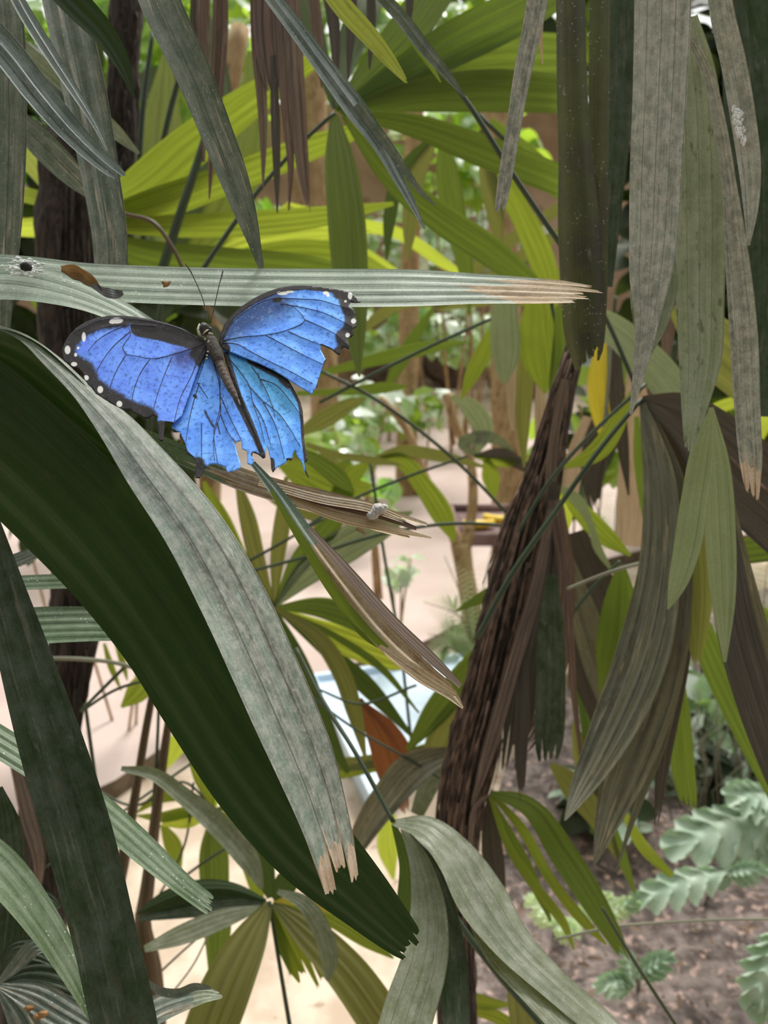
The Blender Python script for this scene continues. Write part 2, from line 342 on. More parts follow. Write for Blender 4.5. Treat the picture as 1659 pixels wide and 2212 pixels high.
def catmull(a, N):
    a = np.array(a, float)
    k = len(a)
    if k == 2:
        t = np.linspace(0, 1, N)[:, None]
        return a[0] * (1 - t) + a[1] * t
    seg = np.sqrt(((a[1:, :2] - a[:-1, :2]) ** 2).sum(1)) + 1e-6
    s = np.concatenate([[0], np.cumsum(seg)])
    m = np.zeros_like(a)
    for i in range(k):
        if i == 0: m[i] = (a[1] - a[0]) / seg[0]
        elif i == k - 1: m[i] = (a[-1] - a[-2]) / seg[-1]
        else: m[i] = ((a[i + 1] - a[i]) / seg[i] * seg[i - 1] + (a[i] - a[i - 1]) / seg[i - 1] * seg[i]) / (seg[i] + seg[i - 1])
    out = []
    for t in np.linspace(0, s[-1], N):
        i = min(k - 2, int(np.searchsorted(s, t, 'right') - 1))
        h = seg[i]; u = (t - s[i]) / h
        out.append((2 * u**3 - 3 * u**2 + 1) * a[i] + (u**3 - 2 * u**2 + u) * h * m[i] + (-2 * u**3 + 3 * u**2) * a[i + 1] + (u**3 - u**2) * h * m[i + 1])
    return np.array(out)


SEED = [1]


def beyond(full):
    """What leaves the picture goes on past its edge: carry a leaf or stem on along its own line. Returns the points and the share added in front."""
    out = lambda p: p[0] < -40 or p[1] < -20 or p[0] > 1695 or p[1] > 2235
    full = list(full)
    dist = lambda a, b: math.hypot(a[0] - b[0], a[1] - b[1])
    front = 0.0
    if out(full[0]):
        a, b = full[0], full[1]; k = dist(a, b); e = 420.0 + 260 * ((a[0] * 0.37 + a[3] * 91) % 1)
        full.insert(0, (a[0] + (a[0] - b[0]) / k * e, a[1] + (a[1] - b[1]) / k * e, a[2] * 0.55, max(0.3, a[3] + (a[3] - b[3]) / k * e * 0.5)) + tuple(a[4:]))
        front = e
    if out(full[-1]):
        a, b = full[-1], full[-2]; k = dist(a, b); e = 260.0
        full.append((a[0] + (a[0] - b[0]) / k * e, a[1] + (a[1] - b[1]) / k * e, a[2] * 0.4, max(0.3, a[3] + (a[3] - b[3]) / k * e * 0.5)) + tuple(a[4:]))
    return full, front / sum(dist(p, q) for p, q in zip(full[:-1], full[1:]))


def leaf(name, mat, pts, d=0.4, d1=None, tilt=0.0, tilt1=None, pleats=4, amp=0.10, fold=0.0, bow=0.0, tear=0.0, u0=0.0, u1=1.0,
         N=44, parent=None, cols=4, wavy=0.0, smooth=True, seed=None, jag=0.0, wedge=0.0):
    """A pleated strap leaf: pts are (x, y, width[, depth]); tilt turns the blade about its midline; tear frays its end along the pleats."""
    if seed is None:
        SEED[0] += 1; seed = SEED[0]
    rnd = random.Random(seed)
    full = []
    for i, p in enumerate(pts):
        t = i / (len(pts) - 1)
        dd = p[3] if len(p) > 3 else (d if d1 is None else d + (d1 - d) * t)
        tt = tilt if tilt1 is None else tilt + (tilt1 - tilt) * t
        full.append((p[0], p[1], p[2], dd, tt))
    full, ext = beyond(full)
    if u0 > 0: u0 = ext + (1 - ext) * u0
    if u1 < 1: u1 = ext + (1 - ext) * u1
    tear *= 1 - ext; jag *= 1 - ext; wedge *= 1 - ext
    s = catmull(full, 200)
    C = np.array([P(q[0], q[1], q[3]) for q in s])
    T = np.gradient(C, axis=0); T /= np.linalg.norm(T, axis=1)[:, None] + 1e-12
    V = C - np.array(CAM); V /= np.linalg.norm(V, axis=1)[:, None]
    S = np.cross(T, V); S /= np.linalg.norm(S, axis=1)[:, None] + 1e-9
    D = np.cross(S, T); D *= np.sign((D * V).sum(1))[:, None]
    tl = np.radians(s[:, 4])
    Wd = np.cos(tl)[:, None] * S + np.sin(tl)[:, None] * D
    Nn = np.cross(T, Wd)
    hw = np.maximum(s[:, 2], 0.6) * 0.5 * s[:, 3] / F / np.cos(tl)
    L = np.concatenate([[0], np.cumsum(np.linalg.norm(C[1:] - C[:-1], axis=1))])
    nc = pleats * cols + 1
    ends = []
    pe = [1 - tear * rnd.random() for _ in range(pleats)]
    for j in range(nc):
        k = min(pleats - 1, j // cols)
        if tear and j % cols == 0:
            ends.append(1 - tear * (1.0 + 0.8 * rnd.random()))
        else:
            ends.append(min(1, pe[k] - tear * 0.25 * rnd.random()) if tear else 1.0)
    ph = rnd.random() * 6
    jg = [jag * mnoise.noise(Vector((j * 0.37, seed * 1.7, 0))) * 2 + wedge * (abs(2 * j / (nc - 1) - 1) - 0.5) for j in range(nc)]
    bm = bmesh.new()
    uvl = bm.loops.layers.uv.new('UVMap'); mtl = bm.loops.layers.uv.new('metric')
    grid, dat = [], {}
    o0 = None
    for i in range(N):
        row = []
        for j in range(nc):
            v = 2.0 * j / (nc - 1) - 1
            ua = u0 + jg[j] if u0 > 0 else 0.0
            ub = u1 + jg[j] if u1 < 1 else 1.0
            u = (ua + (ub - ua) * i / (N - 1)) * ends[j]
            f = u * 199; a = min(198, int(f)); b = f - a
            lerp = lambda A: A[a] * (1 - b) + A[a + 1] * b
            h = lerp(hw)
            z = 2 * abs(((v + 1) / 2 * pleats) % 1 - 0.5)
            off = (z - 0.5) * amp * 1.7 * h / pleats + fold * abs(v) * h + bow * (v * v) * h
            if wavy: off += wavy * h * math.sin(u * 14 + ph + v * 1.5)
            c = lerp(C) + lerp(Wd) * v * h + lerp(Nn) * off
            vt = bm.verts.new([float(t) for t in c]); row.append(vt); dat[vt] = ((v + 1) / 2, u, v * h, lerp(L))
        grid.append(row)
    og = org(parent, C[0])
    for i in range(N - 1):
        for j in range(nc - 1):
            fc = bm.faces.new((grid[i][j], grid[i + 1][j], grid[i + 1][j + 1], grid[i][j + 1]))
            for lp in fc.loops:
                q = dat[lp.vert]
                lp[uvl].uv = (q[0], q[1]); lp[mtl].uv = (q[2], q[3])
    for v in bm.verts: v.co -= og
    me = bpy.data.meshes.new(name); bm.to_mesh(me); bm.free()
    o = link(name, me, mat, parent, smooth)
    if parent is None: o.location = og
    return o


def tubemesh(bm, C, R, seg=8, rough=0.0, rnd=None, uvl=None, mtl=None):
    R = [float(r) for r in R]
    C = [Vector(c) for c in C]
    n = len(C)
    prev = None; rings = []; ln = 0
    for i in range(n):
        t = (C[min(n - 1, i + 1)] - C[max(0, i - 1)]).normalized()
        if prev is None:
            a = t.orthogonal().normalized()
        else:
            a = (prev - t * prev.dot(t)).normalized()
        prev = a; b = t.cross(a)
        if i: ln += (C[i] - C[i - 1]).length
        ring = []
        for k in range(seg):
            th = 2 * math.pi * k / seg
            r = R[i] * (1 + (rough * (rnd.random() - 0.5) if rough else 0))
            ring.append(bm.verts.new(C[i] + (a * math.cos(th) + b * math.sin(th)) * r))
        rings.append((ring, ln))
    for i in range(n - 1):
        for k in range(seg):
            f = bm.faces.new((rings[i][0][k], rings[i][0][(k + 1) % seg], rings[i + 1][0][(k + 1) % seg], rings[i + 1][0][k]))
            if uvl:
                us = (k / seg, (k + 1) / seg, (k + 1) / seg, k / seg)
                ls = (rings[i][1], rings[i][1], rings[i + 1][1], rings[i + 1][1])
                for lp, uu, ll in zip(f.loops, us, ls):
                    lp[uvl].uv = (uu, ll); lp[mtl].uv = (uu * R[i] * 6, ll)
    for r in (rings[0][0], list(reversed(rings[-1][0]))):
        bm.faces.new(list(reversed(r)))


def finish(name, bm, mat, parent=None, smooth=True, at=None):
    bm.verts.ensure_lookup_table()
    og = org(parent, at if at is not None else bm.verts[0].co)
    for v in bm.verts: v.co -= og
    me = bpy.data.meshes.new(name); bm.to_mesh(me); bm.free()
    o = link(name, me, mat, parent, smooth)
    if parent is None: o.location = og
    return o


def tube(name, mat, pts, d=0.5, d1=None, parent=None, N=30, seg=8, rough=0.0, at=None):
    """A round stem: pts are (x, y, width[, depth])."""
    SEED[0] += 1
    full = []
    for i, p in enumerate(pts):
        t = i / (len(pts) - 1)
        dd = p[3] if len(p) > 3 else (d if d1 is None else d + (d1 - d) * t)
        full.append((p[0], p[1], p[2], dd))
    full, _ = beyond(full)
    s = catmull(full, N)
    bm = bmesh.new()
    uvl = bm.loops.layers.uv.new('UVMap'); mtl = bm.loops.layers.uv.new('metric')
    tubemesh(bm, [P(q[0], q[1], q[3]) for q in s], [max(0.4, q[2]) * 0.5 * q[3] / F for q in s], seg, rough, random.Random(SEED[0]), uvl, mtl)
    return finish(name, bm, mat, parent, at=at)


def frond(label, hub, leaves, stalk=None, cat='palm frond', name='palm_frond', group=None, sm='stalk'):
    """A fan leaf: leaflets (material, points[, options]) spreading from a hub on a stalk."""
    e = empty(name, P(*hub), label, cat, group)
    if stalk: tube('leaf_stalk', sm, stalk, d=hub[2], parent=e)
    for lf in leaves:
        kw = dict(d=hub[2]); kw.update(lf[2] if len(lf) > 2 else {})
        leaf('leaflet', lf[0], lf[1], parent=e, **kw)
    return e


def blob(bm, c, r, sub=2, sx=1, sy=1, sz=1, amp=0.15, fr=3.0, rot=None):
    g = bmesh.ops.create_icosphere(bm, subdivisions=sub, radius=1.0)['verts']
    c = Vector(c)
    for v in g:
        k = 1 + amp * mnoise.noise(v.co * fr + c * 7)
        q = Vector((v.co.x * sx, v.co.y * sy, v.co.z * sz)) * (r * k)
        if rot is not None: q = rot @ q
        v.co = c + q
    return g
simplemat('litter', (0.09, 0.055, 0.035), (0.2, 0.13, 0.09), scale=20, rough=0.8)

# ------------------------------------------------------------------ the setting
def poly_ground(name, mat, outline, z, step, amp, rim=-0.02, kind='structure', fr=4.0, ledge=None):
    """A patch of ground from an outline of world points, bumpy inside, its rim let into what lies under it."""
    pts = [Vector((p[0], p[1])) for p in outline]
    n = len(pts)
    xs = [p.x for p in pts]; ys = [p.y for p in pts]

    def inside(q):
        c = False
        for i in range(n):
            a, b = pts[i], pts[i - 1]
            if (a.y > q.y) != (b.y > q.y) and q.x < (b.x - a.x) * (q.y - a.y) / (b.y - a.y) + a.x: c = not c
        return c
    vs = list(pts)
    y = min(ys)
    while y < max(ys):
        x = min(xs)
        while x < max(xs):
            q = Vector((x + step * 0.3 * math.sin(y * 31), y))
            if inside(q) and min((q - p).length for p in pts) > step * 0.4: vs.append(q)
            x += step
        y += step
    v2, _, f2, _, _, _ = delaunay_2d_cdt(vs, [(i, (i + 1) % n) for i in range(n)], [list(range(n))], 1, 1e-6)
    bm = bmesh.new()
    nv = []
    for i, q in enumerate(v2):
        ed = min((q - p).length for p in pts) < 1e-4
        zz = rim if ed else z + amp * mnoise.noise(Vector((q.x * fr, q.y * fr, 3.1))) + amp * 0.5 * mnoise.noise(Vector((q.x * fr * 4, q.y * fr * 4, 8)))
        if ledge and not ed:   # the bed steps up to a terrace further back
            t = (q.y + 0.05 * mnoise.noise(Vector((q.x * 5, 0, 1))) - ledge[0]) / (ledge[1] - ledge[0])
            t = max(0.0, min(1.0, t)); zz += ledge[2] * t * t * (3 - 2 * t)
        nv.append(bm.verts.new((q.x, q.y, zz)))
    for f in f2:
        try: bm.faces.new([nv[i] for i in f])
        except ValueError: pass
    bmesh.ops.recalc_face_normals(bm, faces=bm.faces[:])
    return tag(finish(name, bm, mat, at=(0, 0, 0)), kind=kind)


bm = bmesh.new()
bmesh.ops.create_grid(bm, x_segments=60, y_segments=80, size=1)
for v in bm.verts:
    v.co = Vector((v.co.x * 14, v.co.y * 16 + 14, 0))
    v.co.z = 0.01 * mnoise.noise(v.co * 2)
tag(finish('ground', bm, 'sand', at=(0, 0, 0)), kind='structure')

# the paved path, a slab whose near edge shows as a dark kerb
edge = [G(x, y, 0.06) for x, y in ((-700, 1900), (60, 1755), (240, 1690), (330, 1628), (420, 1572), (560, 1505), (720, 1445), (880, 1400), (1020, 1330), (1300, 1210), (1800, 1130))]
edge = [Vector(p) for p in catmull([(p.x, p.y, 0) for p in edge], 60)]
far = [Vector((7, 6.6, 0)), Vector((-7, 6.6, 0))]
bm = bmesh.new()
top = [bm.verts.new((p.x, p.y, 0.06)) for p in edge + far]
bm.faces.new(top)
bmesh.ops.triangulate(bm, faces=bm.faces[:])
tag(finish('path', bm, 'path', smooth=False, at=(0, 0, 0)), kind='structure')
bm = bmesh.new()
for i in range(len(edge) - 1):
    a, b = edge[i], edge[i + 1]
    q = [bm.verts.new((a.x, a.y, -0.02)), bm.verts.new((b.x, b.y, -0.02)), bm.verts.new((b.x, b.y, 0.059)), bm.verts.new((a.x, a.y, 0.059))]
    bm.faces.new(q)
bmesh.ops.remove_doubles(bm, verts=bm.verts[:], dist=1e-5)
tag(finish('kerb', bm, 'kerb', at=(0, 0, 0)), kind='structure')

poly_ground('soil_bed', 'soil', [G(x, y) for x, y in ((985, 2330), (1010, 2080), (1050, 1880), (1100, 1690), (1220, 1520), (1400, 1400), (1600, 1340), (2200, 1300), (2300, 1700), (2100, 2400))], 0.03, 0.03, 0.035, ledge=(1.62, 1.70, 0.11))

bm = bmesh.new()
bmesh.ops.create_cube(bm, size=1)
for v in bm.verts: v.co = Vector((v.co.x * 16, 9.6 + v.co.y * 0.3, 1.4 + v.co.z * 2.9))
tag(finish('wall_back', bm, 'backwall', smooth=False, at=(0, 9.6, 0)), kind='structure')

# rocks at the far side of the path
for (x, y, w, h, d, lab) in (
        (845, 775, 120, 120, 6.5, 'rounded brown rock behind the path, under the ivy, furthest from the big trunk'),
        (985, 770, 125, 130, 6.6, 'brown rock behind the path between two other rocks'),
        (1120, 800, 120, 120, 6.4, 'brown rock behind the path, closest to the fibrous trunk'),
        (1560, 1010, 260, 90, 5.2, 'low brown rock seen past the dark drooping fan leaf')):
    c = G(x, y + h / 2, 0.0)
    dd = (c - CAM).dot(FWD)
    bm = bmesh.new()
    blob(bm, (0, 0, 0), 1.0, 3, 1, 0.8, 1, amp=0.5, fr=1.6)
    sw = w * dd / F / 2; sh = h * dd / F / 2
    for v in bm.verts: v.co = Vector((c.x + v.co.x * sw, c.y + v.co.y * sw, max(-0.05, sh + v.co.z * sh)))
    tag(finish('rock', bm, 'rock', at=c), lab, 'rock', 'rocks along the far edge of the path')


# ------------------------------------------------------------------ plants beyond the path
def leafmesh(bm, c, ax, nrm, ln, wd, lobes=0):
    """One broad leaf blade, folded a little along its midrib."""
    s = ax.cross(nrm).normalized()
    n = 6
    pr = None
    for i in range(n + 1):
        t = i / n
        h = wd * math.sin(math.pi * min(1, t * 0.92 + 0.08)) ** 0.8
        if lobes: h *= 0.65 + 0.45 * abs(math.cos(t * lobes * math.pi))
        m = c + ax * (t * ln) - nrm * (0.25 * ln * t * t)
        row = [bm.verts.new(m - s * h + nrm * h * 0.25), bm.verts.new(m), bm.verts.new(m + s * h + nrm * h * 0.25)]
        if pr:
            for j in range(2): bm.faces.new((pr[j], row[j], row[j + 1], pr[j + 1]))
        pr = row


def bush(name, label, cat, x, y, d, rx, ry, n, size, mats, stems=4, group=None, seed=1, lobes=0, ground=True):
    """A leafy plant: one foliage mesh per leaf colour on its stems."""
    rnd = random.Random(seed)
    c = P(x, y, d); k = d / F
    base = Vector((c.x, c.y, 0.0)) if ground else P(x, y + ry, d)
    e = empty(name, base, label, cat, group)
    bms = [bmesh.new() for _ in mats]
    pts = []
    for i in range(n):
        while True:
            q = Vector((rnd.uniform(-1, 1), rnd.uniform(-1, 1), rnd.uniform(-1, 1)))
            if q.length < 1: break
        p = c + Vector((q.x * rx * k, q.y * min(rx, ry) * k, q.z * ry * k))
        pts.append(p)
        ax = Vector((rnd.gauss(0, 1), rnd.gauss(0, 1) - 0.5, rnd.gauss(-0.4, 0.6))).normalized()
        nr = Vector((rnd.gauss(0, 0.5), rnd.gauss(-0.3, 0.5), 1)).normalized()
        nr = (nr - ax * nr.dot(ax)).normalized()
        s = size * k * rnd.uniform(0.6, 1.3)
        leafmesh(bms[i % len(mats)], p, ax, nr, s, s * 0.36, lobes)
    for b, m in zip(bms, mats):
        finish('foliage', b, m, e)
    bm = bmesh.new()
    for i in range(stems):
        t = pts[rnd.randrange(n)]
        a = base + Vector((rnd.uniform(-.3, .3) * rx * k, rnd.uniform(-.2, .2) * rx * k, 0))
        mid = (a + t) / 2 + Vector((rnd.uniform(-.1, .1) * rx * k, 0, 0))
        tubemesh(bm, [a, mid, t], [4 * k, 3 * k, 1.5 * k], 6)
    if stems: finish('stems', bm, 'tanbark', e)
    return e


for i, (x, y, d, rx, ry, n, s, m, lab) in enumerate((
        (900, 520, 6.8, 120, 90, 170, 42, ('ivyglint', 'ivy', 'ivyglint'), 'bright leafy shrub with shiny leaves behind the perch leaf, over the rocks'),
        (1080, 520, 7.4, 110, 80, 150, 38, ('ivyglint', 'ivy', 'ivyglint'), 'pale shiny shrub behind the thin beige hanging leaf'),
        (860, 700, 6.0, 90, 70, 100, 46, ('ivy', 'ivyglint', 'hedgeleaf'), 'sunlit ivy clump draped above the rocks beside the butterfly'),
        (1010, 720, 6.0, 80, 70, 80, 42, ('ivy', 'ivyglint'), 'ivy clump hanging over the middle rock'),
        (800, 880, 4.6, 80, 60, 70, 44, ('ivy', 'ivyglint'), 'low bright plant at the far edge of the path, close to the butterfly wing tip'),
        (740, 960, 4.0, 90, 80, 80, 46, ('ivy', 'ivyglint', 'hedgeleaf'), 'low leafy plant behind the lower tail of the butterfly'),
        (905, 880, 4.8, 60, 50, 40, 40, ('ivyglint', 'hedgeleaf'), 'small bright leafed seedling on the path edge under the rocks'),
        (820, 1060, 3.4, 40, 45, 22, 46, ('brightlimeleaf', 'ivy'), 'bright green leafy sprig behind the frayed straw leaf tip'),
        (860, 1230, 2.9, 45, 40, 22, 34, ('ivyglint', 'fernleaf'), 'sparse seedling with small pale leaves standing before the pink path'),
        (1500, 1520, 2.38, 150, 110, 170, 60, ('ivyglint', 'shadeleaf', 'ivy'), 'leafy plant with shiny pale leaves at the back of the soil bed'),
        (1560, 1660, 2.14, 140, 60, 90, 60, ('shadeleaf', 'glaucous'), 'dark low plant at the back of the soil bed by the dry stalks'),
        (1010, 330, 5.4, 160, 100, 150, 50, ('hedgeleaf', 'ivy'), 'thin green shrub before the tan wall, under the widest fan leaf'),
        (1300, 1720, 2.05, 90, 70, 50, 70, ('shadeleaf', 'glaucous'), 'grey-green plant behind the tips of the drooping fan leaf'))):
    if 'brightlimeleaf' not in MATS:
        simplemat('brightlimeleaf', (0.16, 0.34, 0.03), (0.25, 0.45, 0.05), scale=10, rough=0.4, tcol=(0.5, 0.95, 0.06), tf=0.5)
    bush('leafy_shrub', lab, 'shrub', x, y, d, rx, ry, n, s, m, seed=50 + i, lobes=2 if 'ivy' in m[0] else 0)

for i, (x, y, d, rx, ry, n, s, m, lab) in enumerate((
        (330, 120, 4.2, 260, 200, 380, 70, ('hedgeleaf', 'ivy'), 'sunlit green tree far behind the grey hanging leaves'),
        (70, 420, 3.6, 170, 260, 300, 70, ('hedgeleaf', 'brightlimeleaf'), 'bright lime bush glimpsed behind the dusty vertical leaves'),
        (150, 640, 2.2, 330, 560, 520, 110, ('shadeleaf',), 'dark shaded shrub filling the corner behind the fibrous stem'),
        (700, 40, 7.6, 330, 150, 330, 60, ('hedgeleaf', 'ivy', 'ivyglint'), 'leafy tree behind the brown dead hanging leaves'),
        (1130, 60, 8.3, 260, 150, 300, 60, ('hedgeleaf', 'shadeleaf'), 'green tree behind the widest fan leaf'),
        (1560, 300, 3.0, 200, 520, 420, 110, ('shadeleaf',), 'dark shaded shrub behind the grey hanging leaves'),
        (1500, 800, 4.0, 230, 180, 160, 90, ('hedgeleaf', 'shadeleaf'), 'green shrub behind the hub of the dark drooping fan'),
        (470, 560, 6.0, 260, 140, 260, 60, ('hedgeleaf', 'ivy', 'brightlimeleaf'), 'yellow-green bush behind the stalks above the butterfly'),
        (1300, 960, 2.4, 120, 120, 60, 80, ('hedgeleaf', 'shadeleaf'), 'small bush behind the yellow leaf and dead brown strips'))):
    bush('background_bush', lab, 'bush', x, y, d, rx, ry, n, s, m, seed=90 + i)


# bare trunks against the wall
def trunk(name, label, mat, pts, d, cat='tree trunk', N=30, seg=14, rough=0.12, group=None, **k):
    return tag(tube(name, mat, pts, d=d, N=N, seg=seg, rough=rough, **k), label, cat, group)


trunk('tree_trunk', 'pale tan trunk with scars behind the brown dead hanging leaves', 'tanbark', [(520, 60, 40), (500, 160, 42), (478, 300, 42), (462, 520, 44), (455, 900, 46), (450, 1500, 48)], 2.6)
trunk('tree_trunk', 'salmon coloured slim trunk behind the beige stick-like leaf', 'tanbark', [(1065, 120, 60), (1080, 330, 64), (1090, 560, 66), (1095, 820, 70), (1098, 1150, 72)], 4.6)
trunk('tree_trunk', 'tan trunk seen between the hanging leaflets beside the big fan hub', 'tanbark', [(672, 120, 56), (680, 300, 58), (690, 520, 60), (700, 840, 60), (705, 1200, 60)], 4.2)
trunk('tree_trunk', 'tan slim trunk behind the down pointing leaflets of the widest fan', 'tanbark', [(900, 120, 36), (895, 300, 40), (888, 520, 40), (880, 840, 44), (876, 1110, 46)], 5.0)

# forked slender tree by the feeding table
e = empty('slender_tree', G(1030, 1500), 'slender tan tree forking in a Y before the feeding table', 'tree')
tube('trunk', 'tanbark', [(1040, 1540, 62), (1030, 1420, 58), (1018, 1320, 46), (1005, 1240, 40), (995, 1175, 44)], d=2.45, parent=e, seg=12, rough=0.05)
tube('branch', 'tanbark', [(1000, 1200, 34), (1012, 1150, 26), (1022, 1060, 22), (1012, 980, 20), (985, 920, 20), (965, 850, 22)], d=2.45, parent=e, seg=10)
tube('branch', 'tanbark', [(998, 1195, 36), (978, 1150, 26), (955, 1120, 20), (920, 1030, 16), (860, 900, 18), (820, 860, 16)], d=2.45, parent=e, seg=10)

# feeding table: a board on a post, fruit on top
e = empty('feeding_table', G(1090, 1480), 'small wooden feeding table on a post behind the fibrous trunk', 'table')
dT = 2.75


def box(bm, c, sx, sy, sz):
    g = bmesh.ops.create_cube(bm, size=1)['verts']
    for v in g: v.co = Vector((c[0] + v.co.x * sx, c[1] + v.co.y * sy, c[2] + v.co.z * sz))
    return g


c = P(1090, 1140, dT)
bm = bmesh.new(); box(bm, c, 0.33, 0.30, 0.022); bmesh.ops.bevel(bm, geom=bm.edges[:], offset=0.004, segments=2, affect='EDGES')
finish('board', bm, 'traywood', e, at=c)
bm = bmesh.new()
box(bm, c + Vector((0, -0.15, 0.018)), 0.33, 0.012, 0.03); box(bm, c + Vector((0, 0.15, 0.018)), 0.33, 0.012, 0.03)
box(bm, c + Vector((-0.165, 0, 0.018)), 0.012, 0.312, 0.03); box(bm, c + Vector((0.165, 0, 0.018)), 0.012, 0.312, 0.03)
finish('rim', bm, 'traywood', e, at=c)
bm = bmesh.new()
pc = P(1092, 1150, dT); box(bm, Vector((pc.x, pc.y + 0.02, (pc.z - 0.014) / 2)), 0.075, 0.075, pc.z - 0.014)
bmesh.ops.bevel(bm, geom=bm.edges[:], offset=0.006, segments=2, affect='EDGES')
finish('post', bm, 'postwood', e, at=pc)
for i, (fx, fy, ln, rot, lab) in enumerate(((1030, 1113, 0.10, 0.1, 'yellow banana piece on the near corner of the feeding table'), (1075, 1105, 0.09, -0.3, 'yellow fruit piece in the middle of the feeding table'), (1125, 1100, 0.10, 0.2, 'yellow fruit piece on the feeding table touching the trunk'))):
    cc = P(fx, fy, dT); cc.z = c.z + 0.011 + 0.016; cc.y = c.y - 0.05 + 0.05 * i
    pts = [cc + Vector((math.cos(rot) * t * ln / 2, math.sin(rot) * t * ln / 2 + 0.015 * t * t, 0.004 * t * t)) for t in np.linspace(-1, 1, 11)]
    bm = bmesh.new(); tubemesh(bm, pts, [0.006 + 0.010 * math.sin(math.pi * (0.12 + 0.76 * k / 10)) for k in range(11)], 10)
    tag(finish('banana', bm, 'fruit'), lab, 'fruit', 'fruit on the feeding table')

# pale blue water basin
q = [G(x, y, 0.10) for x, y in ((672, 1455), (1004, 1408), (905, 1640), (800, 1720))]
e = empty('water_basin', (sum(p.x for p in q) / 4, sum(p.y for p in q) / 4, 0), 'shallow pale blue water basin between the path and the leaning trunk', 'basin')
ctr = sum(q, Vector()) / 4
bm = bmesh.new()
o_t = [bm.verts.new(p) for p in q]
o_b = [bm.verts.new((ctr.x + (p.x - ctr.x) * 0.93, ctr.y + (p.y - ctr.y) * 0.93, 0.0)) for p in q]
i_t = [bm.verts.new((ctr.x + (p.x - ctr.x) * 0.94, ctr.y + (p.y - ctr.y) * 0.94, 0.10)) for p in q]
i_b = [bm.verts.new((ctr.x + (p.x - ctr.x) * 0.88, ctr.y + (p.y - ctr.y) * 0.88, 0.03)) for p in q]
for i in range(4):
    j = (i + 1) % 4
    bm.faces.new((o_b[i], o_b[j], o_t[j], o_t[i])); bm.faces.new((o_t[i], o_t[j], i_t[j], i_t[i])); bm.faces.new((i_t[i], i_t[j], i_b[j], i_b[i]))
bm.faces.new(i_b); bm.faces.new(o_b)
bmesh.ops.recalc_face_normals(bm, faces=bm.faces[:])
finish('tub', bm, 'liner', e, smooth=False, at=ctr)
m, n, l = newmat('water')
out = n.new('ShaderNodeOutputMaterial'); bs = n.new('ShaderNodeBsdfPrincipled'); l.new(bs.outputs[0], out.inputs[0])
bs.inputs['Base Color'].default_value = (0.66, 0.80, 0.97, 1); bs.inputs['Roughness'].default_value = 0.2  # pale blue base colour stands in for the reflected sky
bs.inputs['Transmission Weight'].default_value = 0.15
nz = n.new('ShaderNodeTexNoise'); nz.inputs['Scale'].default_value = 14; bp = n.new('ShaderNodeBump'); bp.inputs['Strength'].default_value = 0.25; bp.inputs['Distance'].default_value = 0.02
tcn = n.new('ShaderNodeTexCoord'); l.new(tcn.outputs['Object'], nz.inputs['Vector']); l.new(nz.outputs[0], bp.inputs['Height']); l.new(bp.outputs[0], bs.inputs['Normal'])
bm = bmesh.new()
bm.faces.new([bm.verts.new((ctr.x + (p.x - ctr.x) * 0.92, ctr.y + (p.y - ctr.y) * 0.92, 0.078)) for p in q])
finish('water', bm, 'water', e, smooth=False, at=ctr)


# feathery fern beside the slender tree
def fern(label, base, tips, d, mat='fernleaf', half=34, n=26):
    e = empty('fern', P(base[0], base[1], d), label, 'fern')
    for (mx, my, tx, ty) in tips:
        s = catmull([(base[0], base[1], 4, d), (mx, my, 3, d), (tx, ty, 1.5, d)], n)
        bm = bmesh.new()
        C = [P(q[0], q[1], q[3]) for q in s]
        tubemesh(bm, C, [q[2] * 0.5 * d / F for q in s], 5)
        fr = bmesh.new()
        for i in range(3, n):
            t = (C[i] - C[i - 1]).normalized()
            sd_ = t.cross(FWD).normalized()
            w = half * d / F * math.sin(math.pi * (0.15 + 0.85 * i / n)) ** 0.8
            for sg in (-1, 1):
                ax = (sd_ * sg + t * 0.7 + Vector((0, -0.2, -0.25))).normalized()
                nr = (UPV - ax * UPV.dot(ax)).normalized()
                leafmesh(fr, C[i], ax, nr, w + 1e-4, w * 0.10 + 1e-4)
        r = finish('rachis', bm, 'palestalk', e)
        finish('leaflets', fr, mat, e)
    return e


fern('feathery pale fern in front of the slender forked tree', (1030, 1440), [(990, 1330, 915, 1300), (985, 1380, 925, 1370), (1000, 1300, 960, 1200), (1050, 1330, 1110, 1210), (1040, 1300, 1060, 1190), (960, 1400, 930, 1420)], 2.35, half=52, n=26)
fern('pale green feathery fern behind the dead brown strips', (1330, 1190), [(1290, 1100, 1270, 1010), (1330, 1100, 1340, 1020), (1300, 1150, 1250, 1120)], 2.2, half=40)
fern('blurred green fern beneath the dark drooping fan leaf', (1640, 1480), [(1600, 1330, 1560, 1230), (1650, 1300, 1660, 1190), (1690, 1350, 1700, 1250), (1590, 1400, 1530, 1330)], 1.9, mat='hedgeleaf', half=60)


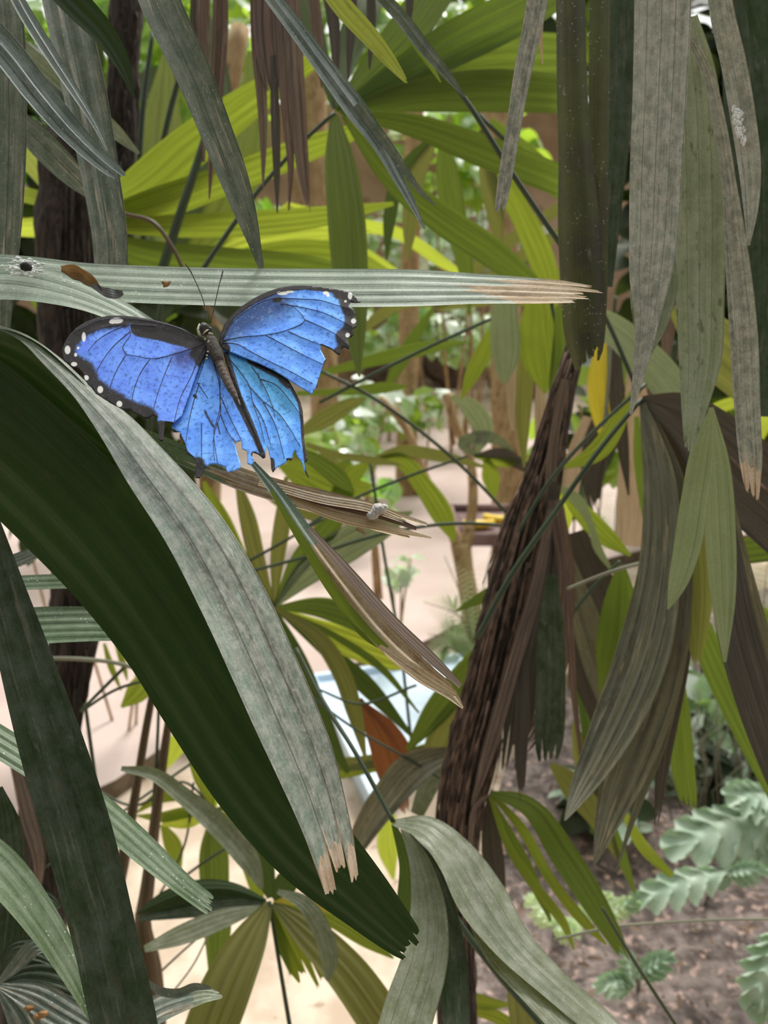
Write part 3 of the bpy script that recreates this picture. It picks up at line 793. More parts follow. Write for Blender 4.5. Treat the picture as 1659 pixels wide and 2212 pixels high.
def lobed(parent, x0, y0, x1, y1, wd, d, d1, mat='glaucous', lobes=5, curl=0.25):
    """A deeply lobed leaf blade from stalk to tip."""
    a, b = P(x0, y0, d), P(x1, y1, d1)
    t = (b - a); ln = t.length; t.normalize()
    up = Vector((0, -0.45, 1)); up = (up - t * up.dot(t)).normalized()
    s = t.cross(up).normalized()
    bm = bmesh.new(); pr = None
    hw = wd * d / F / 2
    N = 60
    for i in range(N + 1):
        u = i / N
        env = math.sin(math.pi * (0.1 + 0.9 * u)) ** 0.6 if u < 0.98 else 0.05
        lb = 0.34 + 0.66 * (1 - abs(2 * ((u * lobes) % 1) - 1.15) / 1.15) ** 0.8
        lb *= 0.9 + 0.16 * abs(2 * ((u * lobes * 3) % 1) - 1)
        row = []
        for j in range(-4, 5):
            v = j / 4
            k = abs(v)
            h = hw * env * (lb if k > 0.4 else 1 * max(lb, 0.6)) * k
            q = a + t * (u * ln + k * k * hw * 0.55) + s * (h * (1 if v > 0 else -1)) + up * (curl * ln * (0.25 - (u - 0.5) ** 2) - h * 0.25 * k + 0.012 * math.sin(u * lobes * 2 * math.pi) * k)
            row.append(bm.verts.new(q))
        if pr:
            for j in range(8): bm.faces.new((pr[j], row[j], row[j + 1], pr[j + 1]))
        pr = row
    return finish('lobed_leaf', bm, mat, parent)


def lobedplant(label, base, leaves, d, mat='glaucous'):
    bs_ = G(*base)
    e = empty('lobed_plant', bs_, label, 'plant')
    for (x0, y0, x1, y1, wd) in leaves:
        dd = d
        lobed(e, x0, y0, x1, y1, wd, dd, dd * 0.97, mat)
        a = P(x0, y0, dd)
        bm = bmesh.new(); mid = (a + bs_) / 2 + Vector((0, 0, 0.03))
        tubemesh(bm, [bs_, mid, a], [0.004, 0.0035, 0.003], 6)
        finish('stalk', bm, 'palestalk', e)
    return e


lobedplant('big grey-green plant with deeply lobed leaves at the soil bed edge', (1680, 1830), [(1690, 1770, 1465, 1825, 150), (1690, 1790, 1560, 1900, 90), (1700, 1740, 1590, 1720, 110)], 1.75)
lobedplant('lobed grey-green leaf sprawling low across the dark soil', (1520, 1960), [(1570, 1885, 1370, 1950, 90), (1570, 1890, 1640, 1880, 60)], 1.6)
lobedplant('small pale lobed seedling on the soil below the long green leaf tip', (1380, 2140), [(1370, 2120, 1300, 2130, 60), (1375, 2110, 1440, 2070, 60), (1360, 2120, 1350, 2060, 50)], 1.42)
lobedplant('pale lobed plant half hidden behind the narrow yellow-edged leaflets', (1200, 2020), [(1200, 1990, 1150, 1950, 70), (1240, 1990, 1310, 1940, 60), (1190, 2000, 1240, 2010, 60), (1300, 1980, 1370, 1950, 50)], 1.6, 'fernleaf')
lobedplant('lobed grey-green leaf hanging at the border of the soil bed near the wire', (1720, 2200), [(1700, 2000, 1625, 2160, 110), (1700, 2080, 1640, 2190, 80)], 1.3)

# dry stalks on the bed
rnd = random.Random(4)
bm = bmesh.new()
for i in range(46):
    x = rnd.uniform(1440, 1640); y = rnd.uniform(1700, 1790); d = rnd.uniform(2.0, 2.5)
    a = G(x, y, 0.12); h = rnd.uniform(0.18, 0.42)
    tubemesh(bm, [a, a + Vector((rnd.uniform(-.05, .05), 0, h * .5)), a + Vector((rnd.uniform(-.12, .12), rnd.uniform(-.05, .05), h))], [0.0022, 0.0018, 0.001], 5)
tag(finish('dry_stalks', bm, 'palestalk'), 'clump of thin dry stalks standing in the soil bed', 'dry stalks', kind='stuff')
rnd = random.Random(9)
bm = bmesh.new()
for i in range(260):
    x = rnd.uniform(1060, 1680); y = rnd.uniform(1560, 2212)
    a = G(x, y, 0.06)
    if a.y > 1.6: a = G(x, y, 0.17)
    ax = Vector((rnd.gauss(0, 1), rnd.gauss(0, 1), 0.1)).normalized()
    leafmesh(bm, a, ax, Vector((rnd.gauss(0, .2), rnd.gauss(0, .2), 1)).normalized(), rnd.uniform(0.008, 0.035), rnd.uniform(0.002, 0.006))
tag(finish('leaf_litter', bm, 'litter'), 'brown leaf litter scattered over the soil bed', 'leaf litter', kind='stuff')

# ------------------------------------------------------------------ fibrous stems
def fibretrunk(label, pts, d, nstr, strands, mat='trunkfibre', spread=1.0, seed=1, d1=None, sm='fibre'):
    e = empty('palm_tree', P(pts[-1][0], pts[-1][1], d1 or d), label, 'palm tree')
    tube('stem', mat, pts, d=d, d1=d1, N=60, seg=18, rough=0.25, parent=e)
    rnd = random.Random(seed)
    s = catmull([(p[0], p[1], p[2], d if d1 is None else d + (d1 - d) * i / (len(pts) - 1)) for i, p in enumerate(pts)], 100)
    bm = bmesh.new()
    for i in range(nstr):
        a = rnd.randrange(0, 70); ln = rnd.randrange(12, 34)
        v = rnd.uniform(-1, 1); r0 = rnd.uniform(0.9, 1.15); C = []
        for k in range(8):
            q = s[min(99, a + int(ln * k / 7))]
            w = v * 0.5 * q[2] * (1 + 0.25 * spread * (k / 7) * rnd.uniform(0.5, 1.2))
            dep = q[3] - math.sqrt(max(0.02, 1 - v * v)) * q[2] * 0.5 * q[3] / F * r0 - 0.004 * k / 7
            C.append(P(q[0] + w + rnd.uniform(-2, 2), q[1], dep))
        r = rnd.uniform(0.0007, 0.0022)
        tubemesh(bm, C, [r * (1 - 0.75 * k / 7) for k in range(8)], 5)
    finish('fibre_sheath', bm, sm, e)
    for m, p, kw in strands:
        leaf('dead_sheath', m, p, parent=e, **kw)
    return e


fibretrunk('leaning dark brown fibrous palm stem with hanging dead strips', [(1250, 730, 40), (1215, 850, 52), (1180, 1000, 70), (1135, 1160, 105), (1095, 1330, 110), (1060, 1480, 108), (1022, 1620, 110), (995, 1750, 100), (985, 1900, 85), (985, 2050, 80), (990, 2300, 80)], 0.86, 110, [
    ('deadbrown', [(1200, 1080, 30), (1222, 1250, 40), (1205, 1420, 44), (1170, 1560, 40), (1120, 1640, 12)], dict(d=0.81, tear=0.12, amp=0.3)),
    ('darkbrown', [(1195, 1040, 20), (1190, 1200, 50), (1150, 1400, 70), (1110, 1600, 50), (1085, 1720, 14)], dict(d=0.815, tear=0.15, amp=0.3)),
    ('deadbrown', [(1215, 1100, 10), (1228, 1300, 16), (1238, 1480, 14), (1255, 1640, 6)], dict(d=0.80, amp=0.3)),
    ('deadbrown', [(1190, 1100, 14), (1160, 1260, 26), (1105, 1450, 30), (1050, 1640, 26), (1020, 1740, 6)], dict(d=0.80, amp=0.3)),
    ('darkbrown', [(1130, 1400, 20), (1130, 1520, 30), (1125, 1640, 26), (1128, 1740, 6)], dict(d=0.80, amp=0.3, tear=0.1)),
    ('deadbrown', [(1220, 820, 18), (1195, 960, 22), (1190, 1060, 26), (1205, 1180, 18)], dict(d=0.82, amp=0.3))], seed=3)
fibretrunk('dark fibrous palm stem standing behind the huge dark leaf at the picture edge', [(150, 300, 120), (140, 500, 120), (150, 750, 115), (165, 1000, 110), (165, 1250, 108), (155, 1420, 95), (150, 1540, 58), (128, 1660, 70), (95, 1800, 110), (80, 1950, 120), (70, 2120, 130), (60, 2320, 130)], 0.95, 90, [
    ('darkbrown', [(60, 1640, 30), (70, 1800, 60), (60, 1960, 50), (75, 2080, 10)], dict(d=0.86, amp=0.3)),
    ('deadbrown', [(30, 1640, 20), (60, 1760, 30), (85, 1880, 20), (70, 1960, 8)], dict(d=0.85, amp=0.3))], seed=5, sm='trunkfibre')
fibretrunk('brown palm stem behind the dark curved leaf tip near the top', [(275, -40, 70), (268, 150, 66), (262, 330, 62), (255, 520, 60), (250, 800, 60)], 1.05, 50, [], seed=7, sm='trunkfibre')

# canes low down behind the big leaves
for lab, pts, mt, d in (
        ('bronze green cane rising between the ragged leaf tips, the thinner of two', [(345, 1420, 13), (318, 1560, 17), (290, 1730, 20), (262, 1880, 28), (240, 1990, 26), (225, 2150, 26)], 'bronzecane', 0.92),
        ('bronze green cane meeting the dark fan leaf at its swollen base', [(372, 1500, 14), (350, 1660, 20), (332, 1800, 24), (318, 1920, 30), (308, 1995, 36), (318, 2080, 56), (330, 2240, 60)], 'bronzecane', 0.88)):
    tag(tube('cane', mt, pts, d=d, N=40, seg=12), lab, 'cane')

# ------------------------------------------------------------------ fans in the middle distance
frond('huge bright green fan leaf with a dark hub above the horizontal leaf', (725, 240, 0.80), [
    ('green', [(725, 240, 8), (800, 150, 50), (890, 50, 80), (960, -50, 80)], dict(d1=0.86)),
    ('green', [(728, 236, 8), (850, 170, 60), (980, 95, 90), (1110, 30, 90), (1220, -30, 70)], dict(d1=0.9)),
    ('green', [(730, 238, 8), (880, 165, 60), (1040, 122, 90), (1225, 118, 80)], dict(d1=0.92)),
    ('green', [(733, 240, 8), (890, 208, 62), (1060, 196, 84), (1225, 204, 74)], dict(d1=0.9)),
    ('green', [(735, 243, 8), (880, 268, 44), (1040, 325, 64), (1215, 392, 62)], dict(d1=0.86)),
    ('green', [(740, 250, 8), (850, 390, 46), (950, 470, 62), (1060, 545, 62), (1150, 615, 40)], dict(d1=0.78)),
    ('deepgreen', [(722, 235, 8), (690, 120, 40), (660, 20, 60), (640, -60, 60)], dict(d1=0.84)),
    ('deepgreen', [(722, 235, 8), (750, 120, 50), (790, 10, 70), (810, -60, 60)], dict(d1=0.86)),
    ('green', [(722, 246, 16), (733, 340, 62), (746, 450, 80), (757, 590, 76), (766, 700, 52), (776, 815, 4)], dict(d1=0.74, amp=0.25))],
    [(722, 244, 9), (650, 310, 9), (560, 410, 10), (480, 520, 11), (400, 640, 12)])

frond('broad lime fan leaf with its leaflets crossing behind the dusty slanting leaf', (170, 480, 1.0), [
    ('lime', [(170, 480, 10), (290, 415, 80), (420, 310, 86), (552, 212, 66), (680, 130, 30)]),
    ('lime', [(170, 482, 10), (300, 452, 60), (480, 392, 62), (710, 305, 44), (840, 260, 10)]),
    ('lime', [(172, 485, 10), (290, 488, 36), (480, 486, 52), (706, 466, 40), (850, 440, 8)]),
    ('green', [(172, 488, 10), (290, 545, 60), (480, 570, 70), (700, 590, 60), (840, 610, 8)]),
    ('brightlime', [(168, 478, 10), (110, 400, 40), (60, 330, 60), (10, 290, 40)], dict(d1=1.1)),
    ('brightlime', [(168, 484, 10), (100, 490, 40), (30, 492, 34), (-30, 490, 20)], dict(d1=1.1)),
    ('lime', [(168, 488, 10), (110, 440, 30), (40, 420, 30), (-30, 425, 10)], dict(d1=1.1))],
    [(170, 480, 9), (160, 560, 10), (165, 700, 10)])

frond('upright green fan leaf behind the tan trunk', (350, 640, 1.35), [
    ('lime', [(350, 640, 10), (345, 480, 70), (350, 300, 90), (360, 120, 20)], dict(d1=1.5)),
    ('lime', [(350, 640, 10), (470, 480, 80), (540, 300, 80), (545, 110, 20)], dict(d1=1.5)),
    ('deepgreen', [(350, 640, 10), (430, 400, 50), (470, 200, 60), (440, 20, 20)], dict(d1=1.5)),
    ('green', [(350, 640, 10), (300, 480, 60), (260, 300, 60), (240, 180, 10)], dict(d1=1.5)),
    ('lime', [(350, 640, 10), (560, 560, 60), (740, 560, 60), (860, 600, 10)], dict(d1=1.5)),
    ('brightlime', [(350, 640, 10), (480, 545, 50), (640, 505, 60), (800, 500, 10)], dict(d1=1.5))],
    [(350, 640, 12), (330, 800, 12), (320, 1000, 13)])

frond('green fan leaf whose pointed leaflets hang under the beige stick-like leaf', (1000, 215, 1.15), [
    ('deepgreen', [(930, 300, 14), (862, 380, 28), (842, 470, 28), (835, 562, 4)]),
    ('olive', [(940, 300, 14), (900, 380, 40), (888, 470, 38), (880, 560, 6)]),
    ('green', [(955, 290, 14), (968, 390, 52), (985, 480, 48), (1008, 595, 30), (1014, 680, 4)]),
    ('lime', [(1040, 270, 14), (1080, 380, 44), (1130, 470, 48), (1180, 590, 50), (1200, 680, 8)]),
    ('green', [(1060, 260, 14), (1130, 330, 44), (1190, 390, 46), (1260, 460, 10)]),
    ('olive', [(1040, 280, 14), (1058, 400, 40), (1072, 470, 36), (1080, 545, 4)])],
    [(1000, 215, 10), (1120, 330, 10), (1230, 420, 10)])

frond('yellowish fan leaf slanting behind the upper edge of the perch leaf', (620, 440, 1.8), [
    ('brightlime', [(620, 440, 8), (740, 480, 26), (860, 505, 26), (960, 570, 22), (1010, 600, 6)]),
    ('brightlime', [(620, 445, 8), (740, 530, 40), (820, 575, 34), (900, 620, 8)]),
    ('lime', [(620, 450, 8), (680, 540, 40), (720, 600, 36), (750, 680, 8)]),
    ('brightlime', [(620, 442, 8), (560, 520, 36), (510, 560, 40), (450, 600, 8)]),
    ('deepgreen', [(620, 650, 14), (625, 580, 40), (650, 510, 8)])])

frond('pale green fan leaf slanting up towards the dark cane above the perch leaf tip', (940, 660, 1.5), [
    ('olive', [(940, 660, 8), (1040, 570, 28), (1130, 500, 28), (1240, 430, 24)]),
    ('olive', [(940, 664, 8), (1060, 600, 24), (1150, 540, 28), (1250, 480, 20)]),
    ('olive', [(945, 668, 8), (1080, 640, 30), (1200, 600, 34), (1290, 550, 20)]),
    ('green', [(935, 668, 8), (900, 720, 24), (860, 790, 30), (830, 850, 6)]),
    ('olive', [(935, 660, 8), (880, 655, 20), (810, 690, 24), (770, 730, 6)])])

frond('fan leaf with hanging pale and lime leaflets under the dried perch leaf tip', (1190, 640, 1.0), [
    ('palegreen', [(1092, 600, 40), (1090, 680, 58), (1092, 770, 58), (1088, 838, 6)], dict(d=0.95, tear=0.05)),
    ('lime', [(1160, 650, 50), (1160, 720, 78), (1168, 790, 66), (1178, 850, 6)], dict(d=0.98)),
    ('olive', [(1135, 720, 20), (1134, 820, 36), (1130, 910, 30), (1132, 1010, 4)], dict(d=1.02)),
    ('lime', [(1080, 690, 20), (1045, 760, 36), (1020, 810, 32), (996, 862, 4)], dict(d=1.02)),
    ('tan', [(1110, 780, 20), (1108, 860, 28), (1106, 930, 6)], dict(d=1.1)),
    ('tan', [(1165, 820, 16), (1168, 900, 26), (1160, 1000, 6)], dict(d=1.1)),
    ('green', [(1210, 660, 20), (1218, 750, 50), (1205, 850, 40), (1190, 950, 6)], dict(d=0.97)),
    ('olive', [(1190, 640, 8), (1150, 650, 20), (1100, 655, 10)])],
    [(1190, 640, 8), (1203, 760, 8), (1200, 920, 8), (1130, 1110, 8)])

frond('pale green broad leaflet pair behind the drooping grey leaves', (1230, 690, 0.95), [
    ('palegreen', [(1220, 660, 20), (1310, 700, 56), (1400, 780, 74), (1500, 900, 70)], dict(d1=0.85)),
    ('olive', [(1460, 660, 40), (1540, 740, 110), (1620, 810, 120), (1720, 880, 80)], dict(d1=0.9)),
    ('brightlime', [(1500, 900, 10), (1560, 878, 26), (1620, 860, 20)], dict(d=1.3)),
    ('brightlime', [(1640, 840, 20), (1652, 900, 34), (1640, 960, 8)], dict(d=1.3))])

frond('yellowing fan leaf hanging behind the dark cane tip', (1330, 640, 1.12), [
    ('yellowleaf', [(1300, 740, 20), (1292, 820, 44), (1303, 900, 46), (1312, 970, 6)]),
    ('darkbrown', [(1330, 720, 14), (1332, 850, 34), (1345, 960, 26), (1358, 1070, 4)], dict(d=1.05)),
    ('darkbrown', [(1300, 880, 20), (1290, 960, 60), (1280, 1050, 40), (1290, 1120, 6)], dict(d=1.15, tear=0.15)),
    ('tan', [(1370, 780, 30), (1376, 900, 56), (1372, 1050, 74), (1362, 1180, 60)], dict(d=1.25)),
    ('tan', [(1270, 900, 20), (1240, 1000, 40), (1230, 1090, 30)], dict(d=1.3)),
    ('green', [(1375, 900, 10), (1382, 1000, 24), (1390, 1080, 18), (1394, 1140, 3)], dict(d=1.0)),
    ('deadbrown', [(1400, 740, 14), (1412, 860, 22), (1400, 1000, 12)], dict(d=1.0)),
    ('deadbrown', [(1450, 620, 20), (1442, 720, 30), (1440, 790, 6)], dict(d=1.0))],
    [(1330, 640, 8), (1318, 760, 8), (1310, 940, 8)])

frond('curved lime leaflet arching from the stalks beside the fibrous stem', (1215, 1012, 0.92), [
    ('lime', [(1215, 1012, 6), (1290, 975, 42), (1335, 910, 36), (1365, 845, 6)])])

frond('lime fan leaf with a bent pale tip beside the stem, below the curved lime leaflet', (1200, 1050, 0.95), [
    ('lime', [(1200, 1040, 8), (1260, 1110, 40), (1310, 1160, 40), (1362, 1200, 6)]),
    ('palegreen', [(1200, 1045, 8), (1250, 1085, 26), (1275, 1130, 14), (1290, 1180, 18), (1326, 1240, 4)], dict(d=0.92)),
    ('brightlime', [(1205, 1060, 8), (1220, 1110, 34), (1225, 1150, 6)], dict(d=1.0))])

frond('green fan leaf with radiating leaflets below the butterfly', (592, 1312, 1.0), [
    ('lime', [(592, 1312, 6), (520, 1210, 36), (470, 1110, 40), (440, 1040, 8)]),
    ('olive', [(592, 1312, 6), (556, 1210, 34), (535, 1120, 36), (510, 1030, 8)]),
    ('olive', [(592, 1312, 6), (600, 1200, 32), (612, 1110, 34), (618, 1030, 8)]),
    ('green', [(592, 1312, 6), (650, 1210, 44), (710, 1140, 46), (760, 1080, 8)]),
    ('palegreen', [(592, 1312, 6), (670, 1230, 62), (760, 1170, 76), (850, 1125, 40), (890, 1105, 4)], dict(amp=0.25)),
    ('green', [(592, 1312, 6), (690, 1312, 44), (780, 1340, 54), (870, 1388, 36), (920, 1420, 4)], dict(amp=0.25)),
    ('brightlime', [(592, 1312, 6), (690, 1360, 44), (780, 1396, 66), (860, 1424, 50), (912, 1440, 4)], dict(d=1.02, amp=0.25)),
    ('olive', [(592, 1312, 6), (690, 1380, 34), (736, 1450, 40), (766, 1540, 34), (790, 1640, 6)], dict(d=0.96)),
    ('deepgreen', [(592, 1312, 6), (636, 1420, 46), (684, 1540, 52), (752, 1670, 10)], dict(d=1.04)),
    ('deepgreen', [(592, 1312, 6), (700, 1400, 30), (790, 1480, 40), (890, 1590, 8)], dict(d=1.06)),
    ('green', [(592, 1312, 6), (720, 1372, 14), (820, 1440, 16), (905, 1540, 4)], dict(d=0.97))],
    [(592, 1312, 8), (540, 1380, 9), (470, 1500, 10)])

frond('low green fan leaf showing beside the torn lower wings of the butterfly', (560, 930, 1.2), [
    ('green', [(600, 960, 10), (690, 1000, 34), (740, 1040, 34), (765, 1064, 4)], dict(d=0.9)),
    ('olive', [(640, 940, 10), (700, 905, 40), (760, 872, 24), (790, 860, 4)]),
    ('green', [(640, 850, 10), (740, 846, 16), (850, 836, 18), (880, 835, 3)]),
    ('green', [(680, 810, 10), (800, 780, 26), (920, 752, 28), (1008, 738, 4)]),
    ('olive', [(620, 990, 8), (720, 985, 14), (830, 998, 14), (870, 1005, 4)]),
    ('lime', [(600, 1000, 10), (690, 1060, 60), (760, 1090, 50), (800, 1130, 8)], dict(d=1.4)),
    ('lime', [(600, 980, 10), (720, 1040, 50), (800, 1060, 30)], dict(d=1.5)),
    ('olive', [(540, 1040, 8), (620, 1090, 30), (700, 1110, 40), (780, 1120, 10)], dict(d=1.3))])

frond('arching lime leaf before the pink path by the frayed straw tip', (800, 995, 1.3), [
    ('lime', [(800, 995, 8), (865, 995, 32), (915, 1050, 42), (960, 1120, 44), (982, 1170, 6)]),
    ('olive', [(800, 995, 8), (860, 975, 22), (950, 985, 26), (1045, 1008, 6)]),
    ('lime', [(800, 995, 8), (760, 1030, 40), (730, 1090, 44), (720, 1150, 6)], dict(d=1.4)),
    ('lime', [(1050, 990, 14), (1060, 1030, 38), (1068, 1080, 6)], dict(d=1.5)),
    ('olive', [(800, 992, 6), (740, 985, 14), (660, 960, 12)])],
    [(800, 1000, 7), (830, 1200, 7), (868, 1420, 7), (886, 1580, 7), (905, 1720, 8)])

frond('pale cupped leaflet standing over a small dark fan on the path', (1025, 985, 1.5), [
    ('palegreen', [(1030, 980, 8), (1045, 930, 42), (1020, 885, 44), (975, 855, 6)]),
    ('darkbrown', [(1025, 985, 8), (1080, 980, 26), (1140, 1010, 22), (1180, 1020, 6)]),
    ('lime', [(1025, 985, 8), (1090, 1000, 20), (1150, 985, 8)]),
    ('dustolive', [(1030, 985, 8), (1000, 960, 24), (1060, 945, 26), (1110, 975, 6)])])

frond('dark green single leaflet crossing the feeding table post', (1115, 1268, 0.95), [
    ('green', [(1118, 1265, 26), (1060, 1283, 30), (985, 1320, 4)])])
frond('olive green leaflet running from the fibrous stem down to the dark stalks', (1080, 1370, 0.98), [
    ('green', [(1085, 1360, 20), (1010, 1450, 52), (940, 1540, 54), (880, 1620, 10)]),
    ('olive', [(1060, 1500, 20), (990, 1530, 40), (930, 1640, 40), (915, 1700, 10)])])
frond('rust brown dead leaflet with a notch below the pale water basin', (775, 1510, 1.02), [
    ('rust', [(775, 1510, 14), (822, 1600, 54), (850, 1680, 60), (880, 1760, 10)], dict(tear=0.1)),
    ('rust', [(775, 1512, 10), (850, 1580, 26), (890, 1650, 26), (920, 1730, 6)])], cat='dead leaf')
frond('drab olive curved leaf below the leaning stem, above the lower fan hub', (960, 1625, 0.9), [
    ('greybrown', [(975, 1625, 24), (900, 1655, 70), (830, 1730, 66), (760, 1840, 40)], dict(bow=0.3, amp=0.05)),
    ('dustolive', [(960, 1640, 14), (930, 1690, 40), (900, 1760, 30)], dict(d=0.95))])
frond('yellowish fan leaf lying across the gap under the brown leaning stem', (1060, 1600, 1.3), [
    ('lime', [(1060, 1600, 8), (960, 1610, 26), (860, 1640, 30), (700, 1680, 20)]),
    ('olive', [(1060, 1610, 8), (900, 1625, 24), (760, 1650, 30), (640, 1640, 10)]),
    ('lime', [(1060, 1620, 8), (940, 1650, 30), (860, 1700, 30)]),
    ('brightlime', [(840, 1760, 30), (838, 1830, 46), (850, 1900, 6)], dict(d=1.6)),
    ('brightlime', [(1010, 1930, 20), (1030, 1990, 50), (1065, 2040, 8)], dict(d=1.6))])

# the yellow fans behind the ragged green tips
frond('yellow-green fan leaf with a pale hub between the bronze canes and the dark leaf', (462, 1748, 1.0), [
    ('lime', [(462, 1748, 6), (445, 1680, 50), (432, 1620, 56), (410, 1500, 40), (400, 1440, 10)]),
    ('brightlime', [(462, 1748, 6), (478, 1690, 30), (500, 1630, 20)]),
    ('lime', [(462, 1748, 6), (400, 1720, 22), (345, 1722, 26), (296, 1755, 4)]),
    ('lime', [(462, 1750, 6), (400, 1755, 24), (350, 1765, 22), (296, 1762, 4)]),
    ('brightlime', [(462, 1752, 6), (410, 1770, 34), (350, 1772, 24)]),
    ('green', [(465, 1755, 14), (462, 1830, 58), (464, 1920, 62), (470, 2020, 56), (462, 2120, 20)], dict(d=0.98)),
    ('lime', [(465, 1752, 6), (520, 1790, 44), (545, 1860, 50), (560, 1950, 20)]),
    ('green', [(465, 1748, 6), (520, 1740, 26), (580, 1735, 20)]),
    ('lime', [(350, 1780, 10), (375, 1830, 36), (390, 1880, 6)], dict(d=1.2)),
    ('lime', [(225, 1790, 10), (235, 1810, 44), (230, 1850, 6)], dict(d=1.2))],
    [(462, 1750, 6), (400, 1690, 6), (290, 1740, 6), (180, 1690, 5)])
frond('small lime leaflets dangling over the path beside the dark stem', (270, 1395, 1.2), [
    ('lime', [(225, 1390, 6), (240, 1440, 14), (262, 1492, 3)]),
    ('lime', [(250, 1390, 6), (265, 1430, 14), (275, 1470, 3)]),
    ('lime', [(325, 1450, 20), (300, 1490, 50), (262, 1528, 6)]),
    ('brightlime', [(400, 1555, 16), (388, 1600, 40), (360, 1660, 6)])])
frond('yellow-olive fan leaf low down with broad leaflets spreading from a dark hub', (582, 1948, 0.78), [
    ('olive', [(582, 1950, 16), (545, 2020, 70), (500, 2110, 104), (440, 2260, 110)], dict(amp=0.2, d1=0.72)),
    ('olive', [(590, 1950, 12), (660, 2010, 62), (740, 2090, 84), (860, 2260, 90)], dict(amp=0.2, d1=0.74)),
    ('lime', [(588, 1955, 10), (630, 2030, 56), (665, 2100, 64), (690, 2150, 40)], dict(tear=0.25, pleats=4)),
    ('green', [(584, 1958, 8), (606, 2030, 24), (628, 2105, 4)]),
    ('darkleaf', [(575, 1945, 6), (500, 1922, 30), (420, 1925, 44), (345, 1950, 34), (296, 1974, 4)], dict(fold=-0.3)),
    ('darkmoss', [(572, 1950, 6), (500, 1955, 34), (400, 1965, 34), (300, 1985, 10)]),
    ('dustolive', [(570, 1958, 8), (480, 1985, 40), (390, 2020, 40), (312, 2050, 14)], dict(d1=0.72)),
    ('deepgreen', [(582, 1940, 10), (575, 1900, 40), (560, 1855, 50), (545, 1820, 10)]),
    ('deepgreen', [(590, 1942, 10), (620, 1905, 50), (640, 1880, 20)]),
    ('lime', [(592, 1948, 8), (700, 1975, 34), (800, 2035, 30), (850, 2070, 4)]),
    ('dustolive', [(600, 1925, 10), (655, 1950, 30), (695, 2010, 40), (712, 2080, 34), (708, 2118, 10)], dict(d=0.7)),
    ('yellowleaf', [(590, 1946, 6), (650, 1945, 24), (720, 1965, 20)])],
    [(582, 1948, 9), (600, 2060, 9), (640, 2300, 10)])
frond('grey-green narrow leaf arching above the yellow fan hub', (265, 1660, 0.7), [
    ('dustolive', [(262, 1660, 10), (330, 1672, 26), (400, 1722, 36), (480, 1790, 48), (545, 1870, 40), (566, 1920, 8)], dict(fold=0.3))])

# the dark drooping fan by the grey hanging leaves
frond('dark drooping fan leaf with long grey-brown pleated leaflets', (1385, 862, 0.68), [
    ('darkbrown', [(1388, 862, 10), (1440, 960, 70), (1470, 1100, 90), (1480, 1250, 80), (1470, 1400, 20)], dict(amp=0.3)),
    ('greybrown', [(1388, 870, 14), (1422, 1020, 64), (1425, 1220, 86), (1385, 1420, 110), (1310, 1600, 86), (1252, 1710, 44), (1220, 1772, 4)], dict(d1=0.6, amp=0.35, pleats=5)),
    ('greybrown', [(1395, 870, 14), (1450, 1050, 60), (1455, 1250, 78), (1420, 1460, 104), (1355, 1650, 96), (1310, 1780, 50), (1283, 1870, 4)], dict(d1=0.62, amp=0.35, pleats=5)),
    ('greybrown', [(1400, 880, 10), (1470, 1150, 40), (1468, 1380, 34), (1430, 1600, 22), (1370, 1760, 14), (1332, 1880, 3)], dict(d1=0.64, amp=0.35, pleats=2)),
    ('darkbrown', [(1400, 880, 10), (1475, 1150, 44), (1470, 1400, 44), (1435, 1620, 34), (1416, 1800, 6)], dict(d1=0.67, amp=0.35, pleats=3, tear=0.05)),
    ('darkbrown', [(1388, 860, 10), (1470, 868, 40), (1560, 925, 66), (1650, 1000, 70), (1740, 1080, 60)], dict(d1=0.62, amp=0.15)),
    ('darkbrown', [(1390, 862, 10), (1480, 930, 60), (1570, 1050, 90), (1660, 1130, 96), (1760, 1230, 80)], dict(d1=0.62, amp=0.15)),
    ('darkbrown', [(1386, 866, 8), (1400, 960, 26), (1410, 1040, 22), (1405, 1120, 4)])],
    [(1386, 862, 10), (1300, 965, 11), (1200, 1105, 12), (1100, 1250, 13), (1030, 1380, 12)])

frond('long blurred grey-brown leaf hanging at the far right over the soil bed', (1560, 960, 0.6), [
    ('darkbrown', [(1545, 950, 20), (1560, 1150, 60), (1590, 1350, 84), (1650, 1560, 84), (1720, 1760, 60)], dict(d1=0.55)),
    ('greybrown', [(1545, 950, 14), (1600, 1200, 30), (1650, 1400, 44), (1720, 1600, 50)], dict(d1=0.58))])
frond('olive fan leaf with green leaflets over the back of the soil bed', (1480, 1180, 0.85), [
    ('olive', [(1495, 1000, 20), (1497, 1150, 64), (1500, 1290, 74), (1506, 1450, 8)], dict(d=0.66, tear=0.05)),
    ('green', [(1470, 1240, 20), (1530, 1400, 56), (1590, 1530, 60), (1680, 1720, 40)], dict(d=0.8)),
    ('green', [(1455, 1420, 30), (1466, 1560, 50), (1478, 1680, 46), (1492, 1755, 30)], dict(d=0.85, tear=0.08)),
    ('green', [(1560, 1270, 20), (1620, 1320, 50), (1700, 1390, 50)], dict(d=0.95)),
    ('darkbrown', [(1465, 1280, 20), (1470, 1380, 40), (1474, 1450, 10)], dict(d=0.8, tear=0.2))])
frond('green leaf crossing level behind the grey blurred leaf at the border', (1700, 1185, 0.8), [
    ('green', [(1740, 1180, 40), (1650, 1186, 56), (1570, 1196, 50), (1500, 1215, 10)]),
    ('green', [(1560, 1125, 30), (1620, 1105, 40), (1700, 1080, 40)], dict(d=0.9))])
